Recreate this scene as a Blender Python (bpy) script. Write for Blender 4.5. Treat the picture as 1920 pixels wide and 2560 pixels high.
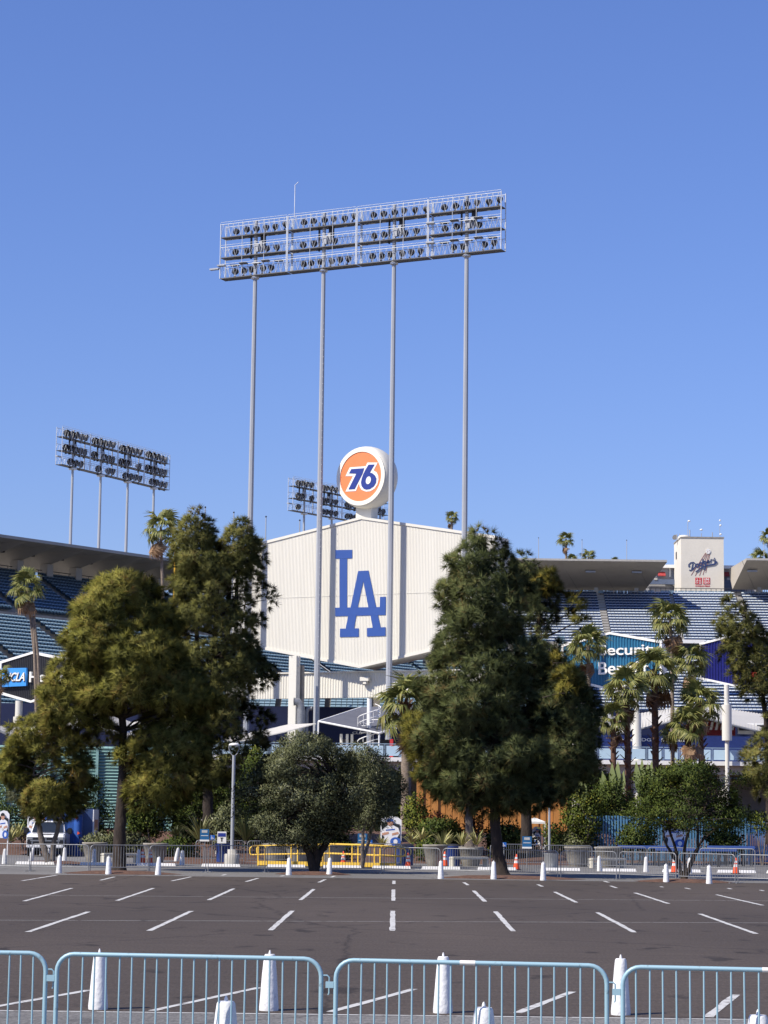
import bpy, bmesh, math, random
import numpy as np
from mathutils import Vector, Matrix
for o in list(bpy.data.objects): bpy.data.objects.remove(o)
random.seed(7); rng = np.random.default_rng(7)
scene = bpy.context.scene; col = scene.collection
R = math.radians; pi = math.pi
# ------------------------------------------------------------------ camera
F, CAMZ = 5700.0, 2.4                       # focal length in photo pixels (1920 x 2560), eye height
PITCH, ROLL = math.atan(761/5700), R(0.72)
CAM = Vector((0, 0, CAMZ))
RM = Matrix.Rotation(pi/2+PITCH, 3, 'X') @ Matrix.Rotation(ROLL, 3, 'Z')
cd = bpy.data.cameras.new('camera'); cam = bpy.data.objects.new('camera', cd); col.objects.link(cam)
cam.location = CAM; cam.rotation_euler = RM.to_euler()
cd.sensor_fit = 'VERTICAL'; cd.sensor_height = 24; cd.lens = F/2560*24
cd.clip_start = 0.1; cd.clip_end = 5000
scene.camera = cam
scene.render.resolution_x, scene.render.resolution_y = 768, 1024
# ------------------------------------------------------------------ sky and sun
EL, AZ = R(46), R(58)                       # sun: left of and a little behind the viewer
SUN = Vector((-math.sin(AZ)*math.cos(EL), -math.cos(AZ)*math.cos(EL), math.sin(EL)))
world = bpy.data.worlds.new('World'); scene.world = world; world.use_nodes = True
wn = world.node_tree.nodes; wl = world.node_tree.links
sky = wn.new('ShaderNodeTexSky'); sky.sky_type = 'NISHITA'; sky.sun_disc = False
sky.sun_elevation = EL; sky.sun_rotation = math.atan2(SUN.x, SUN.y)
sky.altitude = 0; sky.air_density = 1.3; sky.dust_density = 0.3; sky.ozone_density = 5.0
hs = wn.new('ShaderNodeVectorMath'); hs.operation = 'MULTIPLY'; hs.inputs[1].default_value = (.53, .57, .875)   # white balance, the same over the whole sky
wl.new(sky.outputs[0], hs.inputs[0]); wl.new(hs.outputs[0], wn['Background'].inputs[0]); wn['Background'].inputs[1].default_value = 0.13
sd = bpy.data.lights.new('sun', 'SUN'); sd.energy = 5.0; sd.angle = R(0.5); sd.color = (1.0, 0.93, 0.82)
so = bpy.data.objects.new('sun', sd); col.objects.link(so); so.location = (-60, -20, 80)
so.rotation_euler = (-SUN).to_track_quat('-Z', 'Y').to_euler()
scene.view_settings.view_transform = 'Standard'; scene.view_settings.look = 'None'
scene.view_settings.exposure = 0.35; scene.view_settings.gamma = 1.0
scene.view_settings.use_curve_mapping = False
scene.render.engine = 'CYCLES'
# ------------------------------------------------------------------ placing helpers (photo pixel -> point at a real distance)
def ray(px, py): return RM @ Vector((px-960, 1280-py, -F))
def at(px, py, d): v = ray(px, py); return CAM + v*(d/v.y)
def ground(px, py, z=0.0): v = ray(px, py); return CAM + v*((z-CAMZ)/v.z)
def hit(px, py, p0, n): v = ray(px, py); return CAM + v*((p0-CAM).dot(n)/v.dot(n))
def foot(px, py, d): p = at(px, py, d); return Vector((p.x, p.y, 0))
# ------------------------------------------------------------------ materials
MAT = {}
def lin(h):
    h = h.lstrip('#'); c = [int(h[i:i+2], 16)/255 for i in (0, 2, 4)]
    return tuple(x/12.92 if x <= .04045 else ((x+.055)/1.055)**2.4 for x in c)
def mat(name, c, rough=.6, metal=0., var=.15, scale=3., bump=0., bscale=None, stretch=(1, 1, 1), spec=.4, c2=None, p=(.3, .72)):
    if name in MAT: return MAT[name]
    if isinstance(c, str): c = lin(c)
    m = bpy.data.materials.new(name); m.use_nodes = True; nt = m.node_tree; N = nt.nodes; L = nt.links
    b = N['Principled BSDF']; b.inputs['Roughness'].default_value = rough; b.inputs['Metallic'].default_value = metal
    b.inputs['Specular IOR Level'].default_value = spec
    tc = N.new('ShaderNodeTexCoord'); mp = N.new('ShaderNodeMapping'); mp.inputs['Scale'].default_value = stretch
    L.new(tc.outputs['Object'], mp.inputs['Vector'])
    no = N.new('ShaderNodeTexNoise'); no.inputs['Scale'].default_value = scale; no.inputs['Detail'].default_value = 6
    no.inputs['Roughness'].default_value = .65
    L.new(mp.outputs[0], no.inputs['Vector'])
    cr = N.new('ShaderNodeValToRGB'); cr.color_ramp.elements[0].position = p[0]; cr.color_ramp.elements[1].position = p[1]
    lo = c2 if c2 else tuple(x*(1-var) for x in c); hi = c if c2 else tuple(min(1, x*(1+var)) for x in c)
    if isinstance(lo, str): lo = lin(lo)
    cr.color_ramp.elements[0].color = (*lo, 1); cr.color_ramp.elements[1].color = (*hi, 1)
    L.new(no.outputs[0], cr.inputs[0]); L.new(cr.outputs[0], b.inputs['Base Color'])
    if bump:
        n2 = N.new('ShaderNodeTexNoise'); n2.inputs['Scale'].default_value = bscale or scale*4; n2.inputs['Detail'].default_value = 5
        L.new(mp.outputs[0], n2.inputs['Vector'])
        bp = N.new('ShaderNodeBump'); bp.inputs['Strength'].default_value = bump; bp.inputs['Distance'].default_value = .05
        L.new(n2.outputs[0], bp.inputs['Height']); L.new(bp.outputs[0], b.inputs['Normal'])
    MAT[name] = m; return m
def leafmat(name, dark, mid, light, tip=None, trans=.25, nrm=False):
    if name in MAT: return MAT[name]
    m = bpy.data.materials.new(name); m.use_nodes = True; nt = m.node_tree; N = nt.nodes; L = nt.links
    for n in list(N):
        if n.type != 'OUTPUT_MATERIAL': N.remove(n)
    out = [n for n in N if n.type == 'OUTPUT_MATERIAL'][0]
    a = N.new('ShaderNodeAttribute'); a.attribute_name = 'tint'
    cr = N.new('ShaderNodeValToRGB'); e = cr.color_ramp.elements
    e[0].position = 0; e[0].color = (*dark, 1); e[1].position = 1; e[1].color = (*(tip or light), 1)
    x = e.new(.45); x.color = (*mid, 1); x = e.new(.85); x.color = (*light, 1)
    L.new(a.outputs['Fac'], cr.inputs[0])
    p = N.new('ShaderNodeBsdfPrincipled'); p.inputs['Roughness'].default_value = .55; p.inputs['Specular IOR Level'].default_value = .3
    t = N.new('ShaderNodeBsdfTranslucent'); mx = N.new('ShaderNodeMixShader'); mx.inputs[0].default_value = trans
    L.new(cr.outputs[0], p.inputs['Base Color']); L.new(cr.outputs[0], t.inputs[0])
    if nrm:                                 # blades shade with the rounded clump they belong to
        na = N.new('ShaderNodeAttribute'); na.attribute_name = 'nrm'; L.new(na.outputs['Vector'], p.inputs['Normal']); L.new(na.outputs['Vector'], t.inputs['Normal'])
        m.cycles.use_bump_map_correction = False; p.inputs['Specular IOR Level'].default_value = .12
    L.new(p.outputs[0], mx.inputs[1]); L.new(t.outputs[0], mx.inputs[2]); L.new(mx.outputs[0], out.inputs[0])
    MAT[name] = m; return m
# ------------------------------------------------------------------ mesh helpers
def mkobj(name, me, m, parent=None):
    if m is not None and not me.materials: me.materials.append(m)
    o = bpy.data.objects.new(name, me); col.objects.link(o)
    if parent: o.parent = parent
    return o
def npmesh(name, V, Fc, tint=None, midx=None, smooth=False, nrm=None):
    V = np.asarray(V, dtype=np.float32); Fc = np.asarray(Fc, dtype=np.int32); k = Fc.shape[1]
    me = bpy.data.meshes.new(name); me.vertices.add(len(V)); me.vertices.foreach_set('co', V.ravel())
    me.loops.add(Fc.size); me.loops.foreach_set('vertex_index', Fc.ravel())
    me.polygons.add(len(Fc)); me.polygons.foreach_set('loop_start', np.arange(0, Fc.size, k, dtype=np.int32))
    if midx is not None: me.polygons.foreach_set('material_index', np.asarray(midx, dtype=np.int32))
    me.update(calc_edges=True)
    if tint is not None:
        at_ = me.attributes.new('tint', 'FLOAT', 'POINT'); at_.data.foreach_set('value', np.asarray(tint, dtype=np.float32))
    if nrm is not None:
        at_ = me.attributes.new('nrm', 'FLOAT_VECTOR', 'POINT'); at_.data.foreach_set('vector', np.asarray(nrm, dtype=np.float32).ravel())
    if smooth: me.polygons.foreach_set('use_smooth', np.ones(len(Fc), dtype=bool))
    return me
def frame(d):
    d = d.normalized(); a = Vector((0, 0, 1)) if abs(d.z) < .95 else Vector((1, 0, 0))
    u = d.cross(a).normalized(); return u, u.cross(d)
class MB:
    def __init__(s): s.v = []; s.f = []; s.sm = []
    def add(s, vs, fs, smooth=False):
        n = len(s.v); s.v += [tuple(v) for v in vs]; s.f += [tuple(i+n for i in f) for f in fs]; s.sm += [smooth]*len(fs); return s
    def box(s, c, size, rz=0, R3=None):
        hx, hy, hz = (x/2 for x in size); c = Vector(c)
        vs = [Vector((x, y, z)) for z in (-hz, hz) for x, y in ((-hx, -hy), (hx, -hy), (hx, hy), (-hx, hy))]
        if rz: q = Matrix.Rotation(rz, 3, 'Z'); vs = [q @ v for v in vs]
        if R3: vs = [R3 @ v for v in vs]
        return s.add([v+c for v in vs], [(3, 2, 1, 0), (4, 5, 6, 7), (0, 1, 5, 4), (1, 2, 6, 5), (2, 3, 7, 6), (3, 0, 4, 7)])
    def tube(s, pts, rad, n=8, cap=True):
        pts = [Vector(p) for p in pts]; k = len(pts)
        if not isinstance(rad, (list, tuple)): rad = [rad]*k
        rings = []; u = None
        for i, p in enumerate(pts):
            d = (pts[min(i+1, k-1)]-pts[max(i-1, 0)])
            if u is None: u, w = frame(d)
            else:
                d.normalize(); u = (u-d*u.dot(d)).normalized(); w = u.cross(d)
            rings += [p+(u*math.cos(a)+w*math.sin(a))*rad[i] for a in (2*pi*j/n for j in range(n))]
        fs = [(i*n+j, i*n+(j+1) % n, (i+1)*n+(j+1) % n, (i+1)*n+j) for i in range(k-1) for j in range(n)]
        s.add(rings, fs, True)
        if cap: s.add(rings[:n], [tuple(range(n))[::-1]]); s.add(rings[-n:], [tuple(range(n))])
        return s
    def lathe(s, prof, c=(0, 0, 0), n=12, ax=None, jit=0):
        c = Vector(c); vs = []
        for r, z in prof:
            for j in range(n):
                a = 2*pi*j/n; rr = r*(1+random.uniform(-jit, jit)); vs.append(Vector((rr*math.cos(a), rr*math.sin(a), z)))
        if ax is not None:
            q = Vector((0, 0, 1)).rotation_difference(Vector(ax)); vs = [q @ v for v in vs]
        k = len(prof); fs = [(i*n+j, i*n+(j+1) % n, (i+1)*n+(j+1) % n, (i+1)*n+j) for i in range(k-1) for j in range(n)]
        s.add([v+c for v in vs], fs, True)
        s.add([v+c for v in vs[:n]], [tuple(range(n))[::-1]]); s.add([v+c for v in vs[-n:]], [tuple(range(n))])
        return s
    def prism(s, poly, ext):                # poly: 3-D points in order; ext: extrusion vector
        poly = [Vector(p) for p in poly]; n = len(poly); ext = Vector(ext)
        vs = poly+[p+ext for p in poly]
        return s.add(vs, [tuple(range(n))[::-1], tuple(range(n, 2*n))]+[(i, (i+1) % n, n+(i+1) % n, n+i) for i in range(n)])
    def flat(s): s.sm = [False]*len(s.sm); return s
    def quad(s, a, b, c, d): return s.add([a, b, c, d], [(0, 1, 2, 3)])
    def build(s, name, m, parent=None, off=None, bevel=0):
        me = bpy.data.meshes.new(name); o = Vector(off) if off is not None else Vector((0, 0, 0))
        me.from_pydata([(v[0]-o.x, v[1]-o.y, v[2]-o.z) for v in s.v], [], s.f)
        me.polygons.foreach_set('use_smooth', s.sm); me.update()
        if bevel:
            bm = bmesh.new(); bm.from_mesh(me); bmesh.ops.recalc_face_normals(bm, faces=bm.faces)
            bmesh.ops.bevel(bm, geom=bm.edges[:], offset=bevel, segments=2, affect='EDGES', clamp_overlap=True); bm.to_mesh(me); bm.free()
        return mkobj(name, me, m, parent)
def tag(o, label=None, cat=None, group=None, kind=None):
    if label: o['label'] = label
    if cat: o['category'] = cat
    if group: o['group'] = group
    if kind: o['kind'] = kind
    return o
def thing(name, label, cat, loc=(0, 0, 0), rz=0, group=None):
    o = bpy.data.objects.new(name, None); col.objects.link(o); o.location = loc; o.rotation_euler = (0, 0, rz)
    o.empty_display_size = .3
    return tag(o, label, cat, group)
def copy_tree(o, label, loc, rz=0, sc=1, parent=None):
    c = o.copy(); col.objects.link(c); c.location = loc; c.rotation_euler = (0, 0, rz); c.scale = (sc, sc, sc); c['label'] = label
    def rec(src, dst):
        for ch in src.children:
            k = ch.copy(); col.objects.link(k); k.parent = dst; rec(ch, k)
    rec(o, c); return c
ORD = ['first', 'second', 'third', 'fourth', 'fifth', 'sixth', 'seventh', 'eighth', 'ninth', 'tenth', 'eleventh', 'twelfth', 'thirteenth', 'fourteenth', 'fifteenth', 'sixteenth', 'seventeenth', 'eighteenth', 'nineteenth', 'twentieth', 'twenty-first', 'twenty-second', 'twenty-third', 'twenty-fourth']
def text_obj(txt, name, m, parent, off, p_ll, ux, uz, width, height, thick=.04, shear=0, bold=0):
    """built-in font lettering, fitted to width x height (metres), its lower left at p_ll, on the plane of ux, uz"""
    cu = bpy.data.curves.new('lettering', 'FONT'); cu.body = txt; cu.size = 1; cu.shear = shear; cu.offset = bold; cu.extrude = .02
    to = bpy.data.objects.new('lettering', cu); col.objects.link(to)
    dg = bpy.context.evaluated_depsgraph_get(); dg.update()
    me = bpy.data.meshes.new_from_object(to.evaluated_get(dg)); bpy.data.objects.remove(to)
    n = len(me.vertices); V = np.zeros(n*3, dtype=np.float32); me.vertices.foreach_get('co', V); V = V.reshape(-1, 3)
    mn, mx = V.min(0), V.max(0); sx = width/(mx[0]-mn[0]); sy = height/(mx[1]-mn[1]); nn = ux.cross(uz)   # toward the viewer is -(ux x uz)... handled by caller
    P = np.array(p_ll-off)[None]+np.outer((V[:, 0]-mn[0])*sx, np.array(ux))+np.outer((V[:, 1]-mn[1])*sy, np.array(uz))+np.outer((V[:, 2])/.02*thick, np.array(nn))
    me.vertices.foreach_set('co', P.astype(np.float32).ravel()); me.update(); me.materials.clear()
    return mkobj(name, me, m, parent)
def ribbon(mb, pts, w, n, thick=.03):       # flat stroke on the plane with normal n (toward viewer)
    pts = [Vector(p) for p in pts]
    L, Rr = [], []
    for i, p in enumerate(pts):
        d = (pts[min(i+1, len(pts)-1)]-pts[max(i-1, 0)]).normalized(); s = n.cross(d).normalized()*w/2
        L.append(p+s); Rr.append(p-s)
    for i in range(len(pts)-1):
        mb.prism([L[i], Rr[i], Rr[i+1], L[i+1]], n*thick)
# common materials
M_white = mat('white_paint', (.78, .77, .73), .55, var=.06, scale=2)
M_cream = mat('cream_panel', (.665, .64, .562), .5, var=.05, scale=.6, stretch=(1, 1, .15))
M_galv = mat('galvanised_steel', (.26, .265, .27), .45, .3, var=.2, scale=5)
M_polegrey = mat('pole_paint', (.36, .375, .40), .5, .1, var=.08, scale=1.2, stretch=(1, 1, .2))
M_dark = mat('dark_metal', (.035, .035, .04), .5, .3, var=.2)
M_black = mat('black_glass', (.008, .008, .01), .2, 0, var=.1)
M_conc = mat('concrete', (.42, .40, .36), .85, var=.14, scale=4, bump=.25)
M_concdark = mat('weathered_concrete', (.27, .25, .22), .9, var=.2, scale=2, bump=.3)
M_bollard = mat('chalky_white_paint', (.74, .735, .72), .8, scale=7, bump=.25, bscale=16, c2=(.38, .35, .31), p=(.28, .40))
M_blue = mat('team_blue', (.03, .10, .42), .45, var=.06)
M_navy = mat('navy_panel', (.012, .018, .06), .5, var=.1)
# ================================================================== SETTING: ground, lot, road, planting bed
def asphalt(name, c, streak=.35, speck=.25, warm=None):
    m = bpy.data.materials.new(name); m.use_nodes = True; nt = m.node_tree; N = nt.nodes; L = nt.links; b = N['Principled BSDF']
    b.inputs['Roughness'].default_value = .88; b.inputs['Specular IOR Level'].default_value = .25
    tc = N.new('ShaderNodeTexCoord')
    def noise(scale, st, det=5):
        mp = N.new('ShaderNodeMapping'); mp.inputs['Scale'].default_value = st; L.new(tc.outputs['Object'], mp.inputs[0])
        n = N.new('ShaderNodeTexNoise'); n.inputs['Scale'].default_value = scale; n.inputs['Detail'].default_value = det; L.new(mp.outputs[0], n.inputs['Vector']); return n
    def ramp(src, p0, p1, a, bb):
        r = N.new('ShaderNodeValToRGB'); r.color_ramp.elements[0].position = p0; r.color_ramp.elements[1].position = p1
        r.color_ramp.elements[0].color = (a, a, a, 1); r.color_ramp.elements[1].color = (bb, bb, bb, 1); L.new(src.outputs[0], r.inputs[0]); return r
    def mul(x, y):
        k = N.new('ShaderNodeMix'); k.data_type = 'RGBA'; k.blend_type = 'MULTIPLY'; k.inputs[0].default_value = 1
        L.new(x, k.inputs[6]); L.new(y, k.inputs[7]); return k.outputs[2]
    base = N.new('ShaderNodeRGB'); base.outputs[0].default_value = (*c, 1)
    o = mul(base.outputs[0], ramp(noise(.10, (1, .3, 1)), .32, .68, .76, 1.2).outputs[0])      # broad patches
    o = mul(o, ramp(noise(1.1, (1, .55, 1), 3), .31, .37, 1-streak*1.4, 1.0).outputs[0])                # oil smears
    o = mul(o, ramp(noise(22, (1, .25, 1), 2), .25, .75, 1-speck, 1+speck).outputs[0])          # aggregate
    o = mul(o, ramp(noise(2.2, (.2, 1.5, 1)), .3, .75, .86, 1.1).outputs[0])                    # paving passes
    vm = N.new('ShaderNodeMapping'); vm.inputs['Scale'].default_value = (.11, .06, 1); L.new(tc.outputs['Object'], vm.inputs[0])     # crack pattern, wobbled
    ad = N.new('ShaderNodeMix'); ad.data_type = 'RGBA'; ad.blend_type = 'ADD'; ad.inputs[0].default_value = .06; L.new(vm.outputs[0], ad.inputs[6]); L.new(noise(.9, (1, 1, 1)).outputs['Color'], ad.inputs[7])
    vo = N.new('ShaderNodeTexVoronoi'); vo.feature = 'DISTANCE_TO_EDGE'; vo.inputs['Scale'].default_value = 1; L.new(ad.outputs[2], vo.inputs['Vector'])
    o = mul(o, ramp(vo, .0, .006, .55, 1.0).outputs[0])
    L.new(o, b.inputs['Base Color'])
    bp = N.new('ShaderNodeBump'); bp.inputs['Strength'].default_value = .5; bp.inputs['Distance'].default_value = .01
    L.new(noise(60, (1, 1, 1), 2).outputs[0], bp.inputs['Height']); L.new(bp.outputs[0], b.inputs['Normal'])
    return m
M_lot = asphalt('dark_brown_asphalt', (.072, .057, .046)); M_road = asphalt('worn_grey_asphalt', (.165, .158, .148), .2, .3)
M_mulch = mat('bark_mulch', (.115, .06, .038), .95, var=.5, scale=6, bump=.8, bscale=18)
M_line = mat('worn_white_road_paint', (.50, .495, .47), .85, scale=5, c2=(.12, .10, .09), p=(.36, .47))
o = MB().quad((-900, -60, -.25), (900, -60, -.25), (900, 1200, -.25), (-900, 1200, -.25)).build('ground', mat('dusty_ground', (.26, .24, .21), .9, var=.2, scale=.2)); tag(o, kind='structure')
def seg(a, b, x): t = (x-a.x)/(b.x-a.x); return a+(b-a)*t
nearA, nearB = ground(0, 2526), ground(1920, 2549); farA, farB = ground(0, 2185), ground(1920, 2208)
def sheet(name, pts, z, m): 
    o = MB().add([(p.x, p.y, z) for p in pts], [tuple(range(len(pts)))]).build(name, m); return tag(o, kind='structure')
sheet('access_road', [Vector((-60, -20, 0)), Vector((60, -20, 0)), seg(nearA, nearB, 60), seg(nearA, nearB, -60)], 0.0, M_road)
lot = sheet('parking_lot', [seg(nearA, nearB, -60), seg(nearA, nearB, 60), seg(farA, farB, 60), seg(farA, farB, -60)], 0.0, M_lot)
road = sheet('road', [seg(farA, farB, -60), seg(farA, farB, 60), Vector((60, 134, 0)), Vector((-60, 134, 0))], 0.0, M_road)
def d0(x): return 119.5 if -12.8 < x < 10.5 else 129.5
def zt(x, y):
    t = min(1, max(0, (y-d0(x))/20)); return 1.35*(t*t*(3-2*t))
xs = np.arange(-75, 76, 1.0); ys = np.concatenate([np.arange(116, 150, .8), np.arange(150, 240, 6)])
V = []; 
for yy in ys:
    for xx in xs:
        h = zt(xx, yy); V.append((xx, yy, (h+.05+random.uniform(-.04, .06)) if yy > d0(xx) else -.15))
nx = len(xs); Fq = [(j*nx+i, j*nx+i+1, (j+1)*nx+i+1, (j+1)*nx+i) for j in range(len(ys)-1) for i in range(nx-1)]
bed = mkobj('planting_bed', npmesh('planting_bed', V, Fq, smooth=True), M_mulch); tag(bed, kind='structure')
# painted lines: ribbons lying 4 mm above the asphalt
def line(p, q, w=.11, par=lot, z=.004, name='stall_line'):
    d = (q-p).normalized(); s = Vector((-d.y, d.x, 0))*w/2
    k = max(3, int((q-p).length/.6)); V = []
    for i in range(k+1): 
        c = p.lerp(q, i/k)+s*random.uniform(-.12, .12); f = random.uniform(.82, 1.08); V += [(c.x-s.x*f, c.y-s.y*f, z), (c.x+s.x*f, c.y+s.y*f, z)]
    return MB().add(V, [(2*i, 2*i+2, 2*i+3, 2*i+1) for i in range(k)]).build(name, M_line, par)
def zl(x, y, ox=0): return ground(ox+x/1.728, 2150+y/1.728)
L5 = [(-60, 641, 390, 562), (655, 652, 1120, 552), (1425, 657, 1790, 558), (120, 311, 383, 224), (645, 306, 826, 221), (1168, 304, 1263, 220),
      (104, 178, 310, 122), (505, 176, 663, 122), (902, 173, 1010, 124), (1298, 173, 1356, 126), (95, 90, 245, 66), (433, 88, 495, 73), (742, 91, 825, 73), (1062, 94, 1115, 79), (1378, 97, 1405, 84), (958, 67, 977, 62), (1215, 71, 1226, 67), (1432, 75, 1446, 69)]
L6 = [(575, 662, 812, 570), (1398, 680, 1520, 583), (36, 306, 38, 220), (558, 308, 482, 223), (1082, 313, 922, 227), (1607, 319, 1364, 233),
      (40, 176, 41, 128), (437, 180, 387, 133), (832, 184, 737, 138), (1230, 189, 1085, 142), (1635, 196, 1435, 150), (43, 104, 43, 90), (363, 109, 345, 97), (684, 115, 664, 106), (1004, 121, 978, 112), (1322, 126, 1302, 121), (970, 97, 950, 91), (1640, 134, 1625, 130), (1204, 118, 1196, 115), (1500, 126, 1486, 122)]
for x0, y0, x1, y1 in L5: line(zl(x0, y0), zl(x1, y1), .125)
for x0, y0, x1, y1 in L6: line(zl(x0, y0, 960), zl(x1, y1, 960), .125)
for (a, b) in (((-200, 259), (1920, 272)), ((-200, 149), (1920, 177))):
    p = ground(a[0]/1.728 if 0 else a[0], 2150+a[1]/1.728); q = ground(b[0], 2150+b[1]/1.728)
    line(p+(p-q)*.2, q+(q-p)*.2, .06, z=.0035, name='stall_head_line')
p, q = nearA+Vector((0, -.05, 0)), nearB+Vector((0, -.05, 0)); line(p+(p-q)*.4, q+(q-p)*.4, .10, lot, .0035, 'edge_line')
# mulch islands round the trees on the lot's far edge
def island(px, py, rx, ry, label):
    c = ground(px, py); n = 20; V = [(c.x, c.y, .13)]+[(c.x+rx*.55*math.cos(a), c.y+ry*.55*math.sin(a), .10) for a in (2*pi*i/n for i in range(n))]
    V += [(c.x+rx*math.cos(2*pi*i/n)*random.uniform(.9, 1.1), c.y+ry*math.sin(2*pi*i/n)*random.uniform(.9, 1.1), .006) for i in range(n)]
    f = [(0, 1+i, 1+(i+1) % n) for i in range(n)]+[(1+i, 1+n+i, 1+n+(i+1) % n, 1+(i+1) % n) for i in range(n)]
    o = MB().add(V, f, True).build('tree_island', M_mulch); tag(o, kind='structure')
for a in ((300, 2184, 2.3, 1.6, ''), (785, 2186, 1.6, 1.4, ''), (1265, 2196, 3.0, 1.4, ''), (1710, 2205, 1.9, 1.2, ''), (130, 2158, 1.7, 2.2, ''), (535, 2158, 2.6, 2.6, '')): island(*a)
# concrete wheel stops along the road's far side
wsA, wsB = ground(0, 2160), ground(1920, 2183); ws0 = None; k = 0; u = (wsB-wsA).normalized()
rz = math.atan2(u.y, u.x); t = -1.0
wsm = None
while t < (wsB-wsA).length+1:
    p = wsA+u*t; t += random.choice([2.3, 2.6, 3.0])
    if wsm is None:
        mb = MB(); mb.add([(-.9, -.1, 0), (.9, -.1, 0), (.9, .1, 0), (-.9, .1, 0), (-.86, -.06, .13), (.86, -.06, .13), (.86, .06, .13), (-.86, .06, .13)],
            [(3, 2, 1, 0), (4, 5, 6, 7), (0, 1, 5, 4), (1, 2, 6, 5), (2, 3, 7, 6), (3, 0, 4, 7)])
        o = mb.build('wheel_stop', M_bollard); wsm = o.data
    else: o = mkobj('wheel_stop', wsm, None)
    o.location = (p.x, p.y+random.uniform(-.15, .15), 0); o.rotation_euler = (0, 0, rz+random.uniform(-.03, .03))
    tag(o, f'{ORD[k]} white concrete wheel stop from the left along the far road', 'wheel stop', 'wheel stops along the far road'); k += 1

# ================================================================== BOLLARDS
def bollard_proto(label, loc, sc=1):
    t = thing('bollard', label, 'bollard', loc, 0, None); t.scale = (sc, sc, 1)
    MB().lathe([(.120, 0), (.122, .04), (.108, .2), (.094, .42), (.078, .60), (.070, .665), (.060, .685)], n=16, jit=.012).build('body', M_bollard, t)
    MB().lathe([(.016, .68), (.014, .71), (.006, .735)], n=8).build('spike', M_bollard, t); return t
NEARB = [(245, 2523, 'leftmost'), (672, 2526, 'second from left'), (1107, 2532, 'third from left'), (1552, 2537, 'rightmost')]
bp = None
for px, py, w in NEARB:
    g = ground(px, py); lab = f'tall white tapered bollard on the lot edge line, {w} of the near row'
    if bp is None: bp = bollard_proto(lab, g)
    else: copy_tree(bp, lab, g, random.uniform(0, 6))
    
for o in [x for x in col.objects if x.name.startswith('bollard')]: o['group'] = 'bollards on the near lot edge'
for px, d, w in ((563, 21.55, 'left'), (1209, 21.2, 'middle'), (1896, 20.75, 'right')):
    p = foot(px, 2600, d); c = copy_tree(bp, f'white bollard close behind the pale blue barriers, top edge low in frame, {w} one', p, 1.3); c.scale = (1.22, 1.22, 1); c['group'] = 'bollards right behind the barriers'
for i, (px, py) in enumerate([(147, 2183), (271, 2186), (395, 2187.5), (722, 2188), (823, 2188), (1102, 2197), (1234, 2198), (1358, 2201), (1665.5, 2206), (1773, 2209.5)]):
    c = copy_tree(bp, f'{ORD[i]} white bollard from the left along the lot edge under the trees', ground(px, py), random.uniform(0, 6)); c['group'] = 'bollards along the tree row'; c.rotation_euler.x = random.uniform(-.03, .03); c.rotation_euler.y = random.uniform(-.035, .035)
for i, (px, py) in enumerate([(11, 2160), (77, 2155), (120, 2160), (161, 2155), (235, 2160), (346, 2161), (440, 2154), (455, 2163), (543, 2149), (1498, 2178), (1615, 2180), (1724, 2184)]):
    c = copy_tree(bp, f'{ORD[i]} white bollard from the left along the far side of the road', ground(px, py), random.uniform(0, 6)); c['group'] = 'bollards across the road'
    if i in (1, 6): c.rotation_euler = (0, R(8), 0)
# ================================================================== CROWD BARRIERS
M_bblue = mat('pale_blue_paint', (.30, .46, .52), .42, .1, scale=11, c2=(.17, .23, .25), p=(.30, .40)); M_bare = mat('worn_white_patch', (.75, .72, .66), .6)
def rpath(L, h, r=.16, z0=.03):
    pts = [(0, 0, z0)]+[(r-r*math.cos(a), 0, h-r+r*math.sin(a)) for a in np.linspace(0, pi/2, 7)]
    return pts+[(L-p[0], 0, p[2]) for p in reversed(pts)]
def barrier(label, A, B, m, h=1.1, near=True, rt=.021, rb=.0085, group=None, hook=True, space=.111):
    d = B-A; L = math.hypot(d.x, d.y); t = thing('crowd_barrier', label, 'barrier', A, math.atan2(d.y, d.x), group)
    n = 10 if near else 6
    fr = MB().tube(rpath(L, h), rt, n); fr.tube([(0, 0, .2), (L, 0, .2)], rt*.9, n); fr.build('frame', m, t)
    nb = max(3, round((L-.12)/space)-1); xs = [L*(i+1)/(nb+1) for i in range(nb)]
    if near:
        me = None
        for x in xs:
            if me is None: o = MB().tube([(0, 0, .2), (0, 0, h-.01)], rb, 8, False).build('bar', m, t); me = o.data
            else: o = mkobj('bar', me, None, t)
            o.location = (x+random.uniform(-.003, .003), 0, random.uniform(-.002, .002)); o.rotation_euler = (random.uniform(-.006, .006), random.uniform(-.006, .006), 0)
    else:
        mb = MB()
        for x in xs: mb.tube([(x, 0, .2), (x, 0, h-.01)], rb, 4, False)
        tag(mb.build('bars', m, t), kind='stuff')
    for x in (.06, L-.06): 
        f = MB(); f.box((x, 0, .012), (.06, .62, .02)); f.build('foot', m, t)
    if hook:
        MB().tube([(L, 0, .955), (L+.055, 0, .955), (L+.075, 0, .94), (L+.075, 0, .80), (L+.068, 0, .78)], .008, 6).build('hook', m, t)
        MB().box((-.055, 0, .878), (.075, .03, .055)).build('hook_socket', m, t)
    return t
segs = [(-560, 112, 21.75, 21.55, 'at the left edge of the frame'), (140, 802, 21.5, 21.2, 'left of centre, whole panel'), (839, 1517, 21.1, 20.75, 'right of centre, with a bare rail patch'), (1557, 2240, 20.65, 20.3, 'at the right edge of the frame')]
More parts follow.
